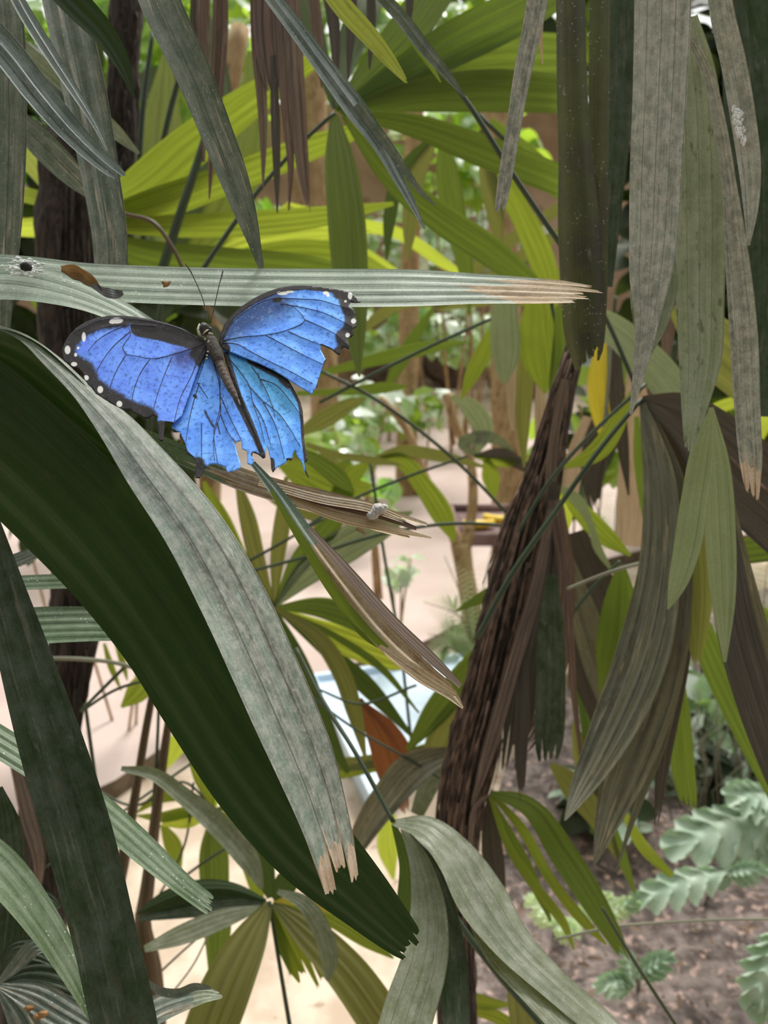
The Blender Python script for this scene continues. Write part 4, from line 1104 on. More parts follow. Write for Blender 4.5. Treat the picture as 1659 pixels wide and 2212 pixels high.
frond('green fan leaf hanging in the shade between the stem and the dark pleated leaf', (1340, 1210, 0.92), [
    ('green', [(1338, 1225, 14), (1330, 1310, 54), (1318, 1400, 60), (1300, 1500, 10)], dict(d=0.9)),
    ('green', [(1345, 1225, 14), (1362, 1330, 46), (1372, 1420, 44), (1378, 1500, 10)], dict(d=0.92)),
    ('darkbrown', [(1240, 1150, 50), (1290, 1300, 110), (1350, 1450, 100), (1400, 1600, 30)], dict(d=0.98)),
    ('greybrown', [(1220, 1190, 20), (1262, 1330, 60), (1310, 1480, 64), (1345, 1600, 10)], dict(d=0.94)),
    ('darkbrown', [(1210, 1180, 60), (1240, 1300, 90), (1280, 1450, 90), (1310, 1600, 30)], dict(d=1.02)),
    ('deepgreen', [(1240, 1380, 30), (1300, 1560, 90), (1300, 1700, 60), (1280, 1800, 10)], dict(d=1.05)),
    ('deepgreen', [(1400, 1300, 30), (1420, 1480, 70), (1450, 1620, 30)], dict(d=1.05))],
    [(1340, 1212, 8), (1290, 1260, 8), (1225, 1340, 9)])
tag(leaf('palm_leaf', 'darkmoss', [(1192, 1240, 20), (1190, 1340, 52), (1190, 1480, 62), (1186, 1600, 60), (1182, 1665, 40)], d=0.76, tear=0.09, pleats=4),
    'dark grey-green leaf hanging with a frayed end beside the fibrous stem', 'palm leaf')

# lower right fan, narrow yellow-edged leaflets
frond('fan leaf of narrow yellow-edged leaflets fanning over the soil from the stem base', (1058, 1712, 0.82), [
    ('green', [(1058, 1712, 10), (1140, 1742, 40), (1220, 1850, 60), (1290, 1960, 52), (1360, 2082, 20)], dict(d1=0.74, tear=0.06)),
    ('lime', [(1060, 1714, 8), (1120, 1780, 20), (1190, 1900, 22), (1270, 2000, 20), (1310, 2040, 5)]),
    ('lime', [(1058, 1718, 8), (1100, 1830, 18), (1160, 1920, 22), (1220, 2000, 18), (1240, 2052, 4)]),
    ('green', [(1058, 1722, 8), (1095, 1800, 28), (1150, 1900, 26), (1190, 1990, 6)], dict(d=0.84)),
    ('olive', [(1062, 1712, 8), (1130, 1730, 30), (1200, 1800, 30), (1260, 1900, 8)], dict(d=0.86)),
    ('olive', [(1190, 1650, 10), (1230, 1690, 50), (1290, 1770, 40), (1340, 1860, 8)], dict(d=1.0)),
    ('green', [(1320, 1770, 10), (1340, 1840, 24), (1372, 1930, 6)], dict(d=1.0)),
    ('lime', [(1340, 1740, 10), (1390, 1830, 26), (1452, 1892, 14)], dict(d=1.05)),
    ('deadbrown', [(1056, 1716, 6), (1030, 1740, 10), (1018, 1800, 12), (1020, 1860, 6)]),
    ('darkbrown', [(1056, 1718, 8), (1060, 1800, 40), (1070, 1900, 44), (1080, 2000, 10)], dict(d=0.86)),
    ('olive', [(1240, 1560, 10), (1260, 1640, 40), (1290, 1720, 30)], dict(d=1.05))])
frond('yellow-olive leaflets at the bottom edge below the two-lobed dusty leaf', (1120, 2060, 0.85), [
    ('olive', [(1110, 2050, 20), (1128, 2120, 66), (1138, 2260, 60)]),
    ('lime', [(995, 2140, 10), (1040, 2165, 30), (1100, 2170, 6)], dict(d=0.9)),
    ('green', [(960, 2020, 20), (990, 2100, 50), (1010, 2150, 30), (1000, 2230, 10)], dict(d=0.9)),
    ('palegreen', [(970, 1960, 10), (990, 2010, 36), (1020, 2060, 6)], dict(d=0.9)),
    ('lime', [(1000, 2180, 10), (1080, 2200, 26), (1140, 2250, 20)], dict(d=0.9))])

# thin dark stalks that cross the gaps
for lab, pts, d, mt in (
        ('thin dark stalk slanting up from the butterfly wing to the pale hanging leaflet', [(690, 870, 7), (800, 812, 8), (930, 748, 8), (1062, 688, 8)], 1.0, 'stalk'),
        ('thin dark stalk slanting down across the path to the feeding table', [(690, 800, 7), (794, 852, 8), (900, 925, 8), (1000, 1010, 8), (1110, 1125, 7)], 1.0, 'stalk'),
        ('thin dark stalk rising behind the frayed straw tip across the pink path', [(640, 1150, 6), (760, 1080, 7), (880, 1030, 7), (1010, 985, 6)], 1.05, 'stalk'),
        ('long dark stalk running level towards the feeding table board', [(470, 1252, 7), (660, 1203, 8), (860, 1146, 8), (1000, 1130, 8), (1130, 1140, 7)], 0.95, 'stalk'),
        ('short dark stalk crossing the upright leaflets of the fan below the butterfly', [(460, 1250, 6), (540, 1210, 7), (700, 1120, 6)], 0.95, 'stalk'),
        ('second dark stalk parallel to the long one of the drooping fan', [(1395, 830, 9), (1300, 915, 9), (1180, 1050, 9), (1120, 1150, 8)], 0.8, 'stalk'),
        ('pale straight stalk crossing level behind the dark pleated leaflets', [(1225, 1272, 7), (1320, 1235, 8), (1430, 1205, 8)], 0.75, 'palestalk'),
        ('dark stalk dropping from the cane tip to the drooping fan hub', [(1240, 560, 9), (1310, 690, 10), (1380, 850, 10)], 0.8, 'stalk'),
        ('thick dark stalk slanting under the two-lobed dusty leaf to the bottom edge', [(940, 1900, 10), (990, 1990, 14), (1045, 2065, 16), (1180, 2225, 18)], 0.66, 'stalk'),
        ('thin green stalk slanting off the long green leaf tip to the bottom edge', [(1300, 1960, 6), (1360, 2060, 8), (1470, 2230, 8)], 0.7, 'stalk'),
        ('thin wire-like stalk crossing level over the dark soil', [(1190, 2032, 6), (1320, 2003, 6), (1480, 1990, 5), (1700, 1984, 5)], 0.8, 'palestalk'),
        ('thin upright stalk beside the dark fibrous stem, over the path', [(184, 1520, 8), (200, 1640, 9), (214, 1740, 9), (230, 1840, 9)], 0.9, 'stalk'),
        ('thin level twig in front of the dark fibrous stem', [(95, 1422, 9), (180, 1424, 10), (250, 1432, 9), (300, 1445, 10)], 0.84, 'palestalk'),
        ('thin stalk rising from the dark stem to the level twig', [(175, 1535, 7), (220, 1490, 8), (275, 1435, 8)], 0.85, 'stalk'),
        ('thin stalk rising from the dark stem to the huge dark leaf', [(175, 1537, 7), (250, 1490, 7), (330, 1465, 7)], 0.86, 'stalk'),
        ('thin stalk between the two bronze canes', [(345, 1460, 6), (340, 1600, 7), (331, 1740, 7), (322, 1890, 7)], 0.878, 'stalk'),
        ('thin stalk slanting behind the bronze canes, uppermost of three', [(90, 1880, 5, 0.9), (200, 1800, 5, 0.93), (340, 1700, 6, 0.97), (470, 1610, 6, 1.0)], 1.0, 'stalk'),
        ('thin stalk slanting behind the bronze canes, middle of three', [(330, 1960, 5), (400, 1820, 5), (418, 1690, 5)], 1.0, 'stalk'),
        ('thin stalk slanting behind the ragged leaf tip, lowest of three', [(320, 1960, 5), (430, 1870, 6), (560, 1790, 5)], 0.96, 'stalk'),
        ('thin pale stalk over the bright sand, upper of two beside the yellow fan', [(325, 2120, 5), (400, 2050, 5), (470, 1990, 4)], 0.9, 'palestalk'),
        ('thin pale stalk over the bright sand, lower of two beside the yellow fan', [(360, 2160, 4), (420, 2080, 4), (450, 2020, 4)], 0.9, 'palestalk'),
        ('thin dark stalk beside the tan trunk, left of the slanting dusty leaf', [(395, 140, 12), (370, 230, 13), (330, 420, 13), (300, 560, 13)], 1.1, 'stalk'),
        ('thick green stalk behind the dusty slanting leaf, down to the perch leaf', [(460, 240, 14), (430, 340, 18), (390, 460, 20), (345, 600, 22)], 0.95, 'stalk'),
        ('brown curved twig above the perch leaf beside the dusty vertical leaf', [(270, 462, 8), (330, 480, 9), (370, 530, 9), (400, 590, 9)], 0.9, 'bronzecane'),
        ('dark upright stalk behind the curved dark leaf tip', [(330, 70, 10), (310, 220, 12), (295, 420, 12), (275, 560, 12)], 1.1, 'stalk'),
        ('long thin dark stalk slanting down to the mossy dark cane', [(830, -10, 7), (925, 110, 9), (1005, 215, 11), (1110, 380, 12), (1240, 570, 12)], 0.62, 'stalk'),
        ('wide brownish vertical stalk behind the drooping fan hub', [(1318, 690, 6), (1316, 800, 7), (1300, 960, 6)], 1.0, 'palestalk'),
        ('thin stalk hanging across the water basin', [(690, 1490, 5), (770, 1520, 6), (900, 1480, 6)], 0.95, 'stalk'),
        ('thin stalk crossing the rust brown dead leaflet', [(640, 1480, 5), (760, 1570, 6), (900, 1650, 6), (980, 1700, 5)], 0.9, 'stalk')):
    tag(tube('leaf_stalk', mt, pts, d=d, N=24, seg=8), lab, 'leaf stalk')

# brown dead fans hanging at the top
frond('dead brown fan leaf hanging in long frayed strips near the top middle', (590, -60, 0.66), [
    ('deadbrown', [(580, -60, 60), (578, 60, 66), (585, 150, 50), (590, 220, 8)], dict(amp=0.3, tear=0.1)),
    ('deadbrown', [(555, -60, 30), (558, 100, 30), (566, 220, 22), (569, 320, 14), (568, 405, 3)], dict(amp=0.3)),
    ('deadbrown', [(600, -60, 30), (612, 120, 34), (622, 260, 24), (628, 360, 14), (624, 455, 3)], dict(amp=0.3)),
    ('deadbrown', [(625, -60, 40), (636, 120, 38), (645, 260, 34), (655, 370, 26), (668, 465, 6)], dict(amp=0.3, tear=0.06)),
    ('darkbrown', [(590, 120, 14), (595, 260, 20), (598, 380, 14), (599, 460, 3)], dict(amp=0.3))], cat='dead palm frond')
frond('pair of dark brown dead strips hanging behind the slanting dusty leaf', (470, -60, 0.70), [
    ('deadbrown', [(440, -60, 30), (438, 80, 28), (441, 220, 22), (440, 350, 5)], dict(amp=0.3)),
    ('deadbrown', [(476, -60, 30), (476, 60, 34), (468, 200, 28), (458, 330, 16), (452, 430, 3)], dict(amp=0.3)),
    ('darkbrown', [(420, -60, 14), (418, 60, 16), (412, 140, 4)], dict(amp=0.3))], cat='dead palm frond')
frond('grey-brown dead strips hanging beside the hub of the big bright fan', (690, -60, 0.66), [
    ('deadbrown', [(672, -60, 22), (685, 60, 24), (692, 150, 12), (695, 190, 3)], dict(amp=0.3)),
    ('darkbrown', [(700, -60, 26), (722, 60, 26), (726, 150, 14), (728, 220, 3)], dict(amp=0.3)),
    ('darkbrown', [(762, -60, 22), (758, 60, 22), (752, 170, 4)], dict(amp=0.3)),
    ('darkbrown', [(800, -60, 18), (802, 70, 18), (798, 150, 4)], dict(amp=0.3)),
    ('darkbrown', [(886, -60, 14), (884, 30, 14), (882, 60, 4)], dict(amp=0.3))], cat='dead palm frond')

# ------------------------------------------------------------------ big leaves in front
def bigleaf(label, mat, pts, tip=None, us=0.86, name='palm_leaf', cat='palm leaf', parts=(), **kw):
    """One strap leaf; a dried end is a part of its own that continues the same blade."""
    SEED[0] += 1
    kw.setdefault('seed', SEED[0]); kw.setdefault('N', 70); kw.setdefault('cols', 6)
    b = leaf(name, mat, pts, u1=us if tip else 1.0, **kw)
    tag(b, label, cat)
    if tip:
        k2 = dict(kw); k2['N'] = 26
        o = leaf('dried_tip', tip, pts, u0=us, u1=1.0, parent=b, **k2)
        o['label'] = 'dry %s end' % ('beige' if tip in ('straw', 'tan') else 'brown')
    for (nm, m, p, k) in parts:
        leaf(nm, m, p, parent=b, **k)
    return b


# the leaf the butterfly hangs on
bigleaf('long dusty grey-green leaf lying level behind the butterfly head with a split dry tip', 'dusty',
        [(-80, 588, 84), (60, 597, 84), (180, 608, 78), (300, 614, 78), (500, 620, 79), (700, 622, 80), (900, 622, 76), (1040, 624, 62), (1150, 628, 54), (1240, 632, 44), (1312, 640, 34)],
        d=0.395, tilt=46, pleats=5, amp=0.10, tear=0.05, tip='straw', us=0.86, jag=0.02, wedge=0.10)
bigleaf('short pale segment curling down from the level dusty leaf under the butterfly wing', 'dusty',
        [(-80, 602, 86, 0.383), (40, 606, 84, 0.383), (130, 624, 72, 0.383), (220, 656, 54, 0.383), (300, 696, 44, 0.384), (380, 750, 36, 0.386)], tilt=42, pleats=4, amp=0.07)
bigleaf('dark shaded half of the folded leaf behind the left wing', 'darkleaf',
        [(-80, 740, 60, 0.40), (20, 780, 120, 0.40), (110, 850, 130, 0.40), (200, 930, 96, 0.40), (260, 990, 30, 0.40)], tilt=-35, pleats=5, amp=0.1)
bigleaf('large pale crusted leaf arching from under the left wing down to a frayed beige tip', 'crusted',
        [(-20, 700, 6, 0.392), (50, 728, 18, 0.392), (110, 776, 34, 0.391), (178, 842, 42, 0.39), (250, 914, 74, 0.388), (325, 1008, 104, 0.384), (422, 1135, 128, 0.378), (515, 1300, 142, 0.37), (570, 1420, 142, 0.362), (625, 1545, 140, 0.356), (668, 1650, 130, 0.352), (708, 1772, 106, 0.348), (732, 1860, 92, 0.345), (748, 1940, 80, 0.344)],
        tilt=40, pleats=3, amp=0.10, tear=0.045, tip='straw', us=0.955, bow=-0.12, cols=8, jag=0.012)
bigleaf('narrow green leaf under the butterfly ending in a long splintered straw-coloured tip', 'midgreen',
        [(-80, 800, 36, 0.41), (60, 852, 40, 0.41), (240, 920, 42, 0.41), (400, 985, 44, 0.408), (520, 1035, 48, 0.405), (620, 1066, 50, 0.402), (720, 1092, 54, 0.40), (820, 1122, 54, 0.40), (935, 1155, 46, 0.40)],
        tilt=-30, tilt1=40, pleats=4, amp=0.35, tear=0.09, tip='straw', us=0.60, jag=0.05,
        parts=(('splinter', 'straw', [(560, 1040, 18), (700, 1078, 22), (800, 1096, 22), (890, 1130, 12)], dict(d=0.395, amp=0.4, tear=0.1, tilt=35)),
               ('splinter', 'tan', [(620, 1075, 14), (740, 1120, 22), (840, 1142, 16), (932, 1162, 3)], dict(d=0.394, amp=0.4, tilt=40)),
               ('splinter', 'deadbrown', [(600, 1062, 10), (720, 1090, 16), (820, 1112, 18), (900, 1142, 8)], dict(d=0.396, amp=0.4)),
               ('splinter', 'straw', [(770, 1140, 12), (786, 1150, 8), (792, 1160, 3)], dict(d=0.395))))
bigleaf('huge dark green leaf sweeping down below the pale crusted leaf', 'darkleaf',
        [(-100, 870, 250, 0.40), (10, 965, 256, 0.40), (130, 1080, 252, 0.40), (250, 1220, 226, 0.398), (350, 1360, 206, 0.395), (450, 1520, 204, 0.39), (560, 1690, 198, 0.385), (670, 1830, 172, 0.38), (780, 1940, 128, 0.375), (850, 2010, 92, 0.372), (894, 2052, 66, 0.37)],
        tilt=-28, pleats=5, amp=0.10, tear=0.010, fold=-0.08)
bigleaf('dark mossy leaf running down the picture corner in front of the fibrous stem', 'darkmoss',
        [(-30, 1120, 50, 0.37), (10, 1270, 80, 0.368), (60, 1440, 108, 0.365), (115, 1620, 130, 0.362), (170, 1800, 136, 0.358), (222, 2000, 130, 0.354), (285, 2280, 124, 0.35)], tilt=-12, pleats=3, amp=0.22)
bigleaf('green leaf with a four-toothed tip slanting down beside the bronze canes', 'midgreen',
        [(-80, 1555, 62, 0.40), (10, 1610, 62, 0.40), (120, 1680, 62, 0.40), (220, 1755, 62, 0.40), (310, 1835, 58, 0.398), (400, 1915, 42, 0.395), (466, 1965, 38, 0.395)], tilt=32, pleats=4, amp=0.2, tear=0.035)
bigleaf('speckled green leaf slanting down to the bottom corner past the mossy leaf', 'midgreen',
        [(-100, 1790, 70, 0.42), (0, 1876, 84, 0.418), (80, 1975, 72, 0.415), (140, 2070, 54, 0.412), (180, 2150, 34, 0.41), (196, 2200, 10, 0.41)], tilt=28, pleats=4, amp=0.15)
bigleaf('narrow pale green leaf crossing level under the folded leaf, upper of two', 'midgreen',
        [(-20, 1262, 32), (70, 1258, 32), (200, 1254, 32), (330, 1256, 30)], d=0.47, tilt=30, pleats=3)
bigleaf('wider striped green leaf crossing level in front of the fibrous stem, lower of two', 'midgreen',
        [(-20, 1360, 80), (70, 1352, 80), (200, 1348, 74), (330, 1352, 66)], d=0.46, tilt=30, pleats=5, amp=0.15)
bigleaf('grey twisted leaf stub glimpsed above the two level green leaves', 'duskgrey',
        [(-10, 1225, 30), (50, 1205, 30), (100, 1180, 26)], d=0.5, tilt=20)
bigleaf('narrow folded leaf from the butterfly tail down to a curled dry brown tip', 'dusty',
        [(545, 1000, 12, 0.385), (595, 1062, 26, 0.385), (660, 1160, 40, 0.382), (740, 1270, 46, 0.38), (830, 1380, 50, 0.378), (920, 1460, 44, 0.376), (975, 1500, 26, 0.375), (1000, 1530, 4, 0.375)],
        tilt=30, pleats=2, amp=0.4, tip='straw', us=0.34, jag=0.03,
        parts=(('blade_edge', 'green', [(585, 1060, 6), (650, 1165, 18), (730, 1290, 24), (800, 1375, 26), (835, 1402, 14)], dict(d=0.374, tilt=-20)),
               ('curled_edge', 'deadbrown', [(668, 1140, 10), (750, 1235, 24), (850, 1345, 24), (940, 1430, 22), (995, 1482, 12)], dict(d=0.374, tilt=50, amp=0.3)),
               ('curled_edge', 'straw', [(820, 1395, 8), (880, 1435, 20), (950, 1480, 20), (985, 1500, 10)], dict(d=0.371, tilt=-30, amp=0.3))))

# hanging at the top
bigleaf('folded bluish leaf slanting from the upper corner, its two points just above the perch leaf', 'blueleaf',
        [(-60, 40, 70, 0.37), (10, 110, 66, 0.37), (80, 200, 62, 0.37), (150, 282, 52, 0.37), (215, 345, 40, 0.37), (275, 394, 26, 0.37)], tilt=20, pleats=2, amp=0.55, tear=0.05)
bigleaf('broad grey-green leaf hanging straight down at the picture border', 'duskgrey',
        [(0, -80, 60), (18, 60, 64), (22, 250, 66), (18, 450, 58), (8, 620, 44), (0, 760, 30)], d=0.43, tilt=15, pleats=3, amp=0.2)
bigleaf('wide dusty leaf hanging behind the folded bluish leaf, ending behind the perch leaf', 'duskgrey',
        [(120, -80, 92), (150, 60, 92), (185, 220, 90), (215, 380, 80), (234, 500, 74), (240, 620, 66)], d=0.435, tilt=15, pleats=3, amp=0.2, fold=0.15)
bigleaf('dark green curved leaf with a fine pointed tip near the upper corner', 'darkleaf',
        [(100, -60, 60), (165, 10, 62), (225, 75, 50), (265, 140, 34), (290, 210, 4)], d=0.40, tilt=10, pleats=3, amp=0.2, fold=0.2)
bigleaf('thin dark leaf with dusty edge between the folded bluish leaf and the wide dusty leaf', 'blueleaf',
        [(10, -50, 26), (60, 40, 30), (110, 120, 28), (165, 205, 20), (205, 270, 12), (232, 325, 4)], d=0.415, tilt=30, pleats=2, amp=0.4)
bigleaf('grey dusty leaf piece hanging in the shade behind the wide dusty leaf', 'duskgrey',
        [(30, 250, 40), (90, 310, 60), (160, 380, 50), (230, 440, 20)], d=0.52, tilt=-10, pleats=3)
bigleaf('grey-green blade tip showing behind the wide dusty leaf beside the brown stem', 'dustolive',
        [(-60, 10, 20), (80, 130, 30), (190, 230, 30), (250, 285, 30), (300, 332, 6)], d=0.6, tilt=10, pleats=3)
bigleaf('large dusty leaf with beige scratches slanting down to a point behind the butterfly', 'duskgrey',
        [(310, -80, 86, 0.372), (350, 20, 86, 0.374), (415, 160, 78, 0.378), (465, 285, 70, 0.384), (505, 390, 62, 0.39), (535, 480, 42, 0.395), (556, 550, 20, 0.40), (570, 600, 8, 0.405)], tilt=14, pleats=2, amp=0.12, cols=10, fold=0.22)
bigleaf('narrow dusty leaf slanting down to two dry points above the perch leaf', 'blueleaf',
        [(560, -40, 30), (630, 50, 36), (700, 145, 40), (770, 240, 46), (820, 310, 36), (860, 385, 24), (895, 450, 14), (917, 495, 4)], d=0.42, tilt=22, pleats=2, amp=0.35,
        parts=(('side_point', 'duskgrey', [(770, 225, 20), (820, 290, 22), (870, 360, 18), (905, 410, 12), (942, 444, 3)], dict(d=0.418, tilt=-10)),))
bigleaf('mottled yellow-green leaf tip hanging between the two narrow dusty leaves', 'yellowgreen',
        [(690, -50, 36), (745, 20, 42), (800, 80, 38), (845, 135, 26), (882, 182, 6)], d=0.46, tilt=10, pleats=3, tear=0.04)
bigleaf('slim dusty leaf tip clinging to the long slanting stalk', 'duskgrey',
        [(800, -30, 24), (860, 30, 28), (910, 95, 28), (960, 155, 20), (1004, 208, 5)], d=0.48, tilt=15, pleats=2, amp=0.4,
        parts=(('torn_edge', 'green', [(870, 60, 8), (900, 100, 14), (935, 150, 10), (952, 178, 3)], dict(d=0.482)),))
bigleaf('beige stick-like dried leaf hanging down with a cut end above the perch leaf', 'greyhang',
        [(1172, -80, 46), (1155, 30, 44), (1130, 150, 38), (1108, 280, 32), (1090, 390, 30), (1078, 466, 22)], d=0.43, tilt=10, pleats=2, amp=0.3, tear=0.03,
        parts=(('sliver', 'tan', [(1178, 0, 6), (1168, 70, 9), (1172, 138, 3)], dict(d=0.435)),))
b = leaf('cane', 'canebark', [(1232, -80, 62), (1233, 60, 62), (1236, 200, 66), (1242, 330, 72), (1250, 480, 90), (1258, 620, 92), (1262, 720, 84), (1272, 800, 60)], d=0.53, bow=-0.55, pleats=4, amp=0.05, tear=0.05, N=70, cols=6)
tag(b, 'mossy dark cane sheath hanging down behind the dried perch leaf tip, split near its top', 'cane')
leaf('split_half', 'canebark', [(1296, -80, 44), (1295, 60, 44), (1294, 200, 44), (1292, 350, 44), (1290, 520, 46), (1288, 660, 44), (1284, 760, 34), (1280, 805, 16)], d=0.535, bow=-0.55, pleats=3, amp=0.05, tear=0.05, parent=b, N=60)
bigleaf('widest beige-crusted grey leaf hanging beside the mossy cane', 'greyhang',
        [(1432, -80, 118), (1430, 60, 116), (1424, 220, 112), (1416, 380, 108), (1412, 500, 102), (1404, 600, 86), (1398, 690, 52), (1385, 780, 32), (1362, 895, 6)], d=0.43, tilt=8, pleats=4, amp=0.2, cols=6,
        parts=(('split_point', 'greymoss', [(1440, 540, 30), (1440, 620, 44), (1424, 700, 34), (1400, 775, 4)], dict(d=0.437, pleats=2)),
               ('split_point', 'greymoss', [(1385, 560, 30), (1382, 640, 40), (1384, 720, 20), (1392, 770, 4)], dict(d=0.438, pleats=2)))
        )
bigleaf('mossy grey leaf hanging behind the widest beige-crusted one with two short torn points', 'greymoss',
        [(1480, 40, 50), (1500, 160, 84), (1510, 320, 100), (1512, 480, 102), (1512, 640, 98), (1512, 780, 86), (1500, 880, 54), (1488, 985, 16)], d=0.47, tilt=8, pleats=4, amp=0.2, tear=0.03, cols=6)
bigleaf('narrow grey leaf edge curving between the mossy grey leaf and the outer strip', 'greyhang',
        [(1480, 60, 12), (1525, 150, 22), (1555, 270, 26), (1575, 400, 30), (1592, 560, 48), (1606, 720, 56), (1614, 880, 52), (1622, 1000, 44), (1628, 1088, 22)], d=0.46, tilt=8, pleats=3, amp=0.25, tear=0.04, us=0.94, tip='straw')
bigleaf('outer grey strip with white droppings hanging at the upper right', 'greyhang',
        [(1545, -80, 44), (1558, 20, 48), (1585, 140, 50), (1606, 260, 50), (1620, 370, 44), (1622, 450, 30), (1617, 530, 6)], d=0.44, tilt=8, pleats=3, amp=0.25)
bigleaf('dark shaded leaf in the upper right corner behind the outer grey strip', 'darkmoss',
        [(1600, -80, 60), (1640, 100, 80), (1660, 300, 90), (1665, 520, 90), (1660, 760, 70), (1650, 900, 20)], d=0.58, tilt=5, pleats=4)
bigleaf('shaded grey leaf filling the gap between the narrow grey leaf edge and the outer strip', 'darkmoss',
        [(1570, -80, 50), (1590, 120, 60), (1598, 320, 56), (1604, 520, 40), (1606, 640, 10)], d=0.56, tilt=5, pleats=3)
bigleaf('dark green leaf in shade between the mossy cane and the widest crusted leaf', 'darkmoss',
        [(1340, -80, 50), (1345, 100, 60), (1335, 300, 50), (1322, 480, 34), (1316, 620, 14)], d=0.62, tilt=5, pleats=3)
bigleaf('pale green leaf with pointed tip hanging in front of the dark drooping fan', 'palegreen',
        [(1535, 890, 10, 0.50), (1520, 960, 44, 0.50), (1500, 1080, 56, 0.50), (1482, 1190, 54, 0.50), (1460, 1270, 34, 0.50), (1443, 1316, 4, 0.50)], tilt=12, pleats=4, amp=0.15, fold=0.08)
bigleaf('longer pale green leaf hanging straight just beside the pointed pale one', 'palegreen',
        [(1536, 880, 10, 0.53), (1548, 1000, 52, 0.53), (1556, 1150, 62, 0.53), (1562, 1290, 50, 0.53), (1566, 1430, 6, 0.53)], tilt=8, pleats=4, amp=0.15)

# lower middle: the dusty arching fan
frond('dusty olive fan leaf arching to the bottom edge with one leaflet split in two', (850, 1776, 0.55), [
    ('dustolive', [(850, 1776, 12), (915, 1786, 50), (985, 1850, 84), (1040, 1940, 108), (1105, 2035, 84), (1190, 2120, 66), (1300, 2215, 60), (1370, 2280, 40)], dict(d1=0.44, tilt=35, amp=0.15, N=60)),
    ('dustolive', [(880, 1784, 10), (960, 1850, 40), (1020, 1950, 50), (1080, 2060, 62), (1150, 2140, 56), (1240, 2240, 50)], dict(d1=0.45, tilt=35, amp=0.15, N=60)),
    ('dustolive', [(868, 1784, 10), (905, 1860, 44), (925, 1960, 76), (920, 2060, 96), (885, 2180, 110), (850, 2300, 110)], dict(d1=0.46, tilt=-5, amp=0.15, pleats=5, N=60)),
    ('darkmoss', [(880, 1790, 10), (940, 1900, 40), (975, 2040, 56), (985, 2180, 60), (990, 2280, 50)], dict(d1=0.50, tilt=-5)),
    ('deepgreen', [(850, 1780, 10), (880, 1870, 36), (878, 1960, 40), (880, 2050, 10)], dict(d=0.57)),
    ('darkleaf', [(890, 1790, 14), (950, 1850, 50), (990, 1920, 50), (1020, 1990, 20)], dict(d=0.58))],
    [(850, 1776, 11, 0.55), (770, 1630, 10, 0.57), (690, 1500, 9, 0.60), (640, 1400, 8, 0.62)])

# bottom left dark fan
frond('dark dusty fan leaf in the bottom corner with its hub at the border', (-6, 2125, 0.45), [
    ('darkmoss', [(-6, 2125, 10), (30, 2050, 34), (90, 2055, 40), (125, 2085, 12)], dict(amp=0.3)),
    ('duskgrey', [(-6, 2125, 10), (40, 2080, 30), (80, 2045, 34), (108, 2050, 8)], dict(amp=0.3, d=0.44)),
    ('darkmoss', [(-6, 2125, 10), (60, 2105, 50), (130, 2115, 64), (190, 2150, 24)], dict(amp=0.3)),
    ('duskgrey', [(-6, 2128, 10), (70, 2150, 54), (150, 2195, 60), (240, 2250, 40)], dict(amp=0.3, d=0.44)),
    ('duskgrey', [(-6, 2130, 10), (40, 2175, 60), (80, 2240, 80)], dict(amp=0.3)),
    ('darkmoss', [(-6, 2120, 10), (10, 2020, 50), (20, 1900, 60), (16, 1780, 50), (0, 1700, 10)], dict(amp=0.3, d=0.46)),
    ('darkmoss', [(40, 2060, 14), (55, 2000, 40), (100, 1940, 30), (130, 1960, 10)], dict(amp=0.3, d=0.48)),
    ('darkmoss', [(100, 2160, 20), (200, 2170, 50), (300, 2200, 50), (360, 2240, 20)], dict(amp=0.3, d=0.45))])
bigleaf('curled dusty leaf end poking out over the bright sand beside the mossy leaf', 'duskgrey',
        [(290, 2215, 56), (345, 2180, 56), (400, 2160, 44), (445, 2150, 30), (482, 2152, 8)], d=0.44, tilt=40, pleats=4, amp=0.3, tear=0.05, tip='greymoss', us=0.7,
        parts=(('curled_edge', 'duskgrey', [(318, 2120, 8), (345, 2140, 16), (385, 2145, 18), (420, 2132, 16), (456, 2134, 6)], dict(d=0.438, tilt=-30)),))

# small things lying on the leaves
e = empty('bird_dropping', P(55, 577, 0.376), 'white bird dropping with a black centre on the left end of the level leaf', 'bird dropping')
bm = bmesh.new()
rnd = random.Random(2)
for i in range(110):
    th = rnd.uniform(0, 6.28); r = rnd.gauss(23, 7)
    c = P(50 + r * 1.15 * math.cos(th), 577 + r * 0.62 * math.sin(th), 0.3815 + 0.0000 + 0.00012 * (-r * 0.62 * math.sin(th)) * 0.9)
    blob(bm, c, rnd.uniform(0.0003, 0.0009), 1, 1.6, 0.4, 0.8, 0.4)
finish('white_crust', bm, 'dropping', e, at=P(55, 577, 0.38))
bm = bmesh.new(); blob(bm, P(56, 577, 0.3805), 0.0026, 2, 1.1, 0.5, 0.9, 0.3, 2); finish('dark_centre', bm, 'blackspeck', e, at=P(55, 577, 0.38))

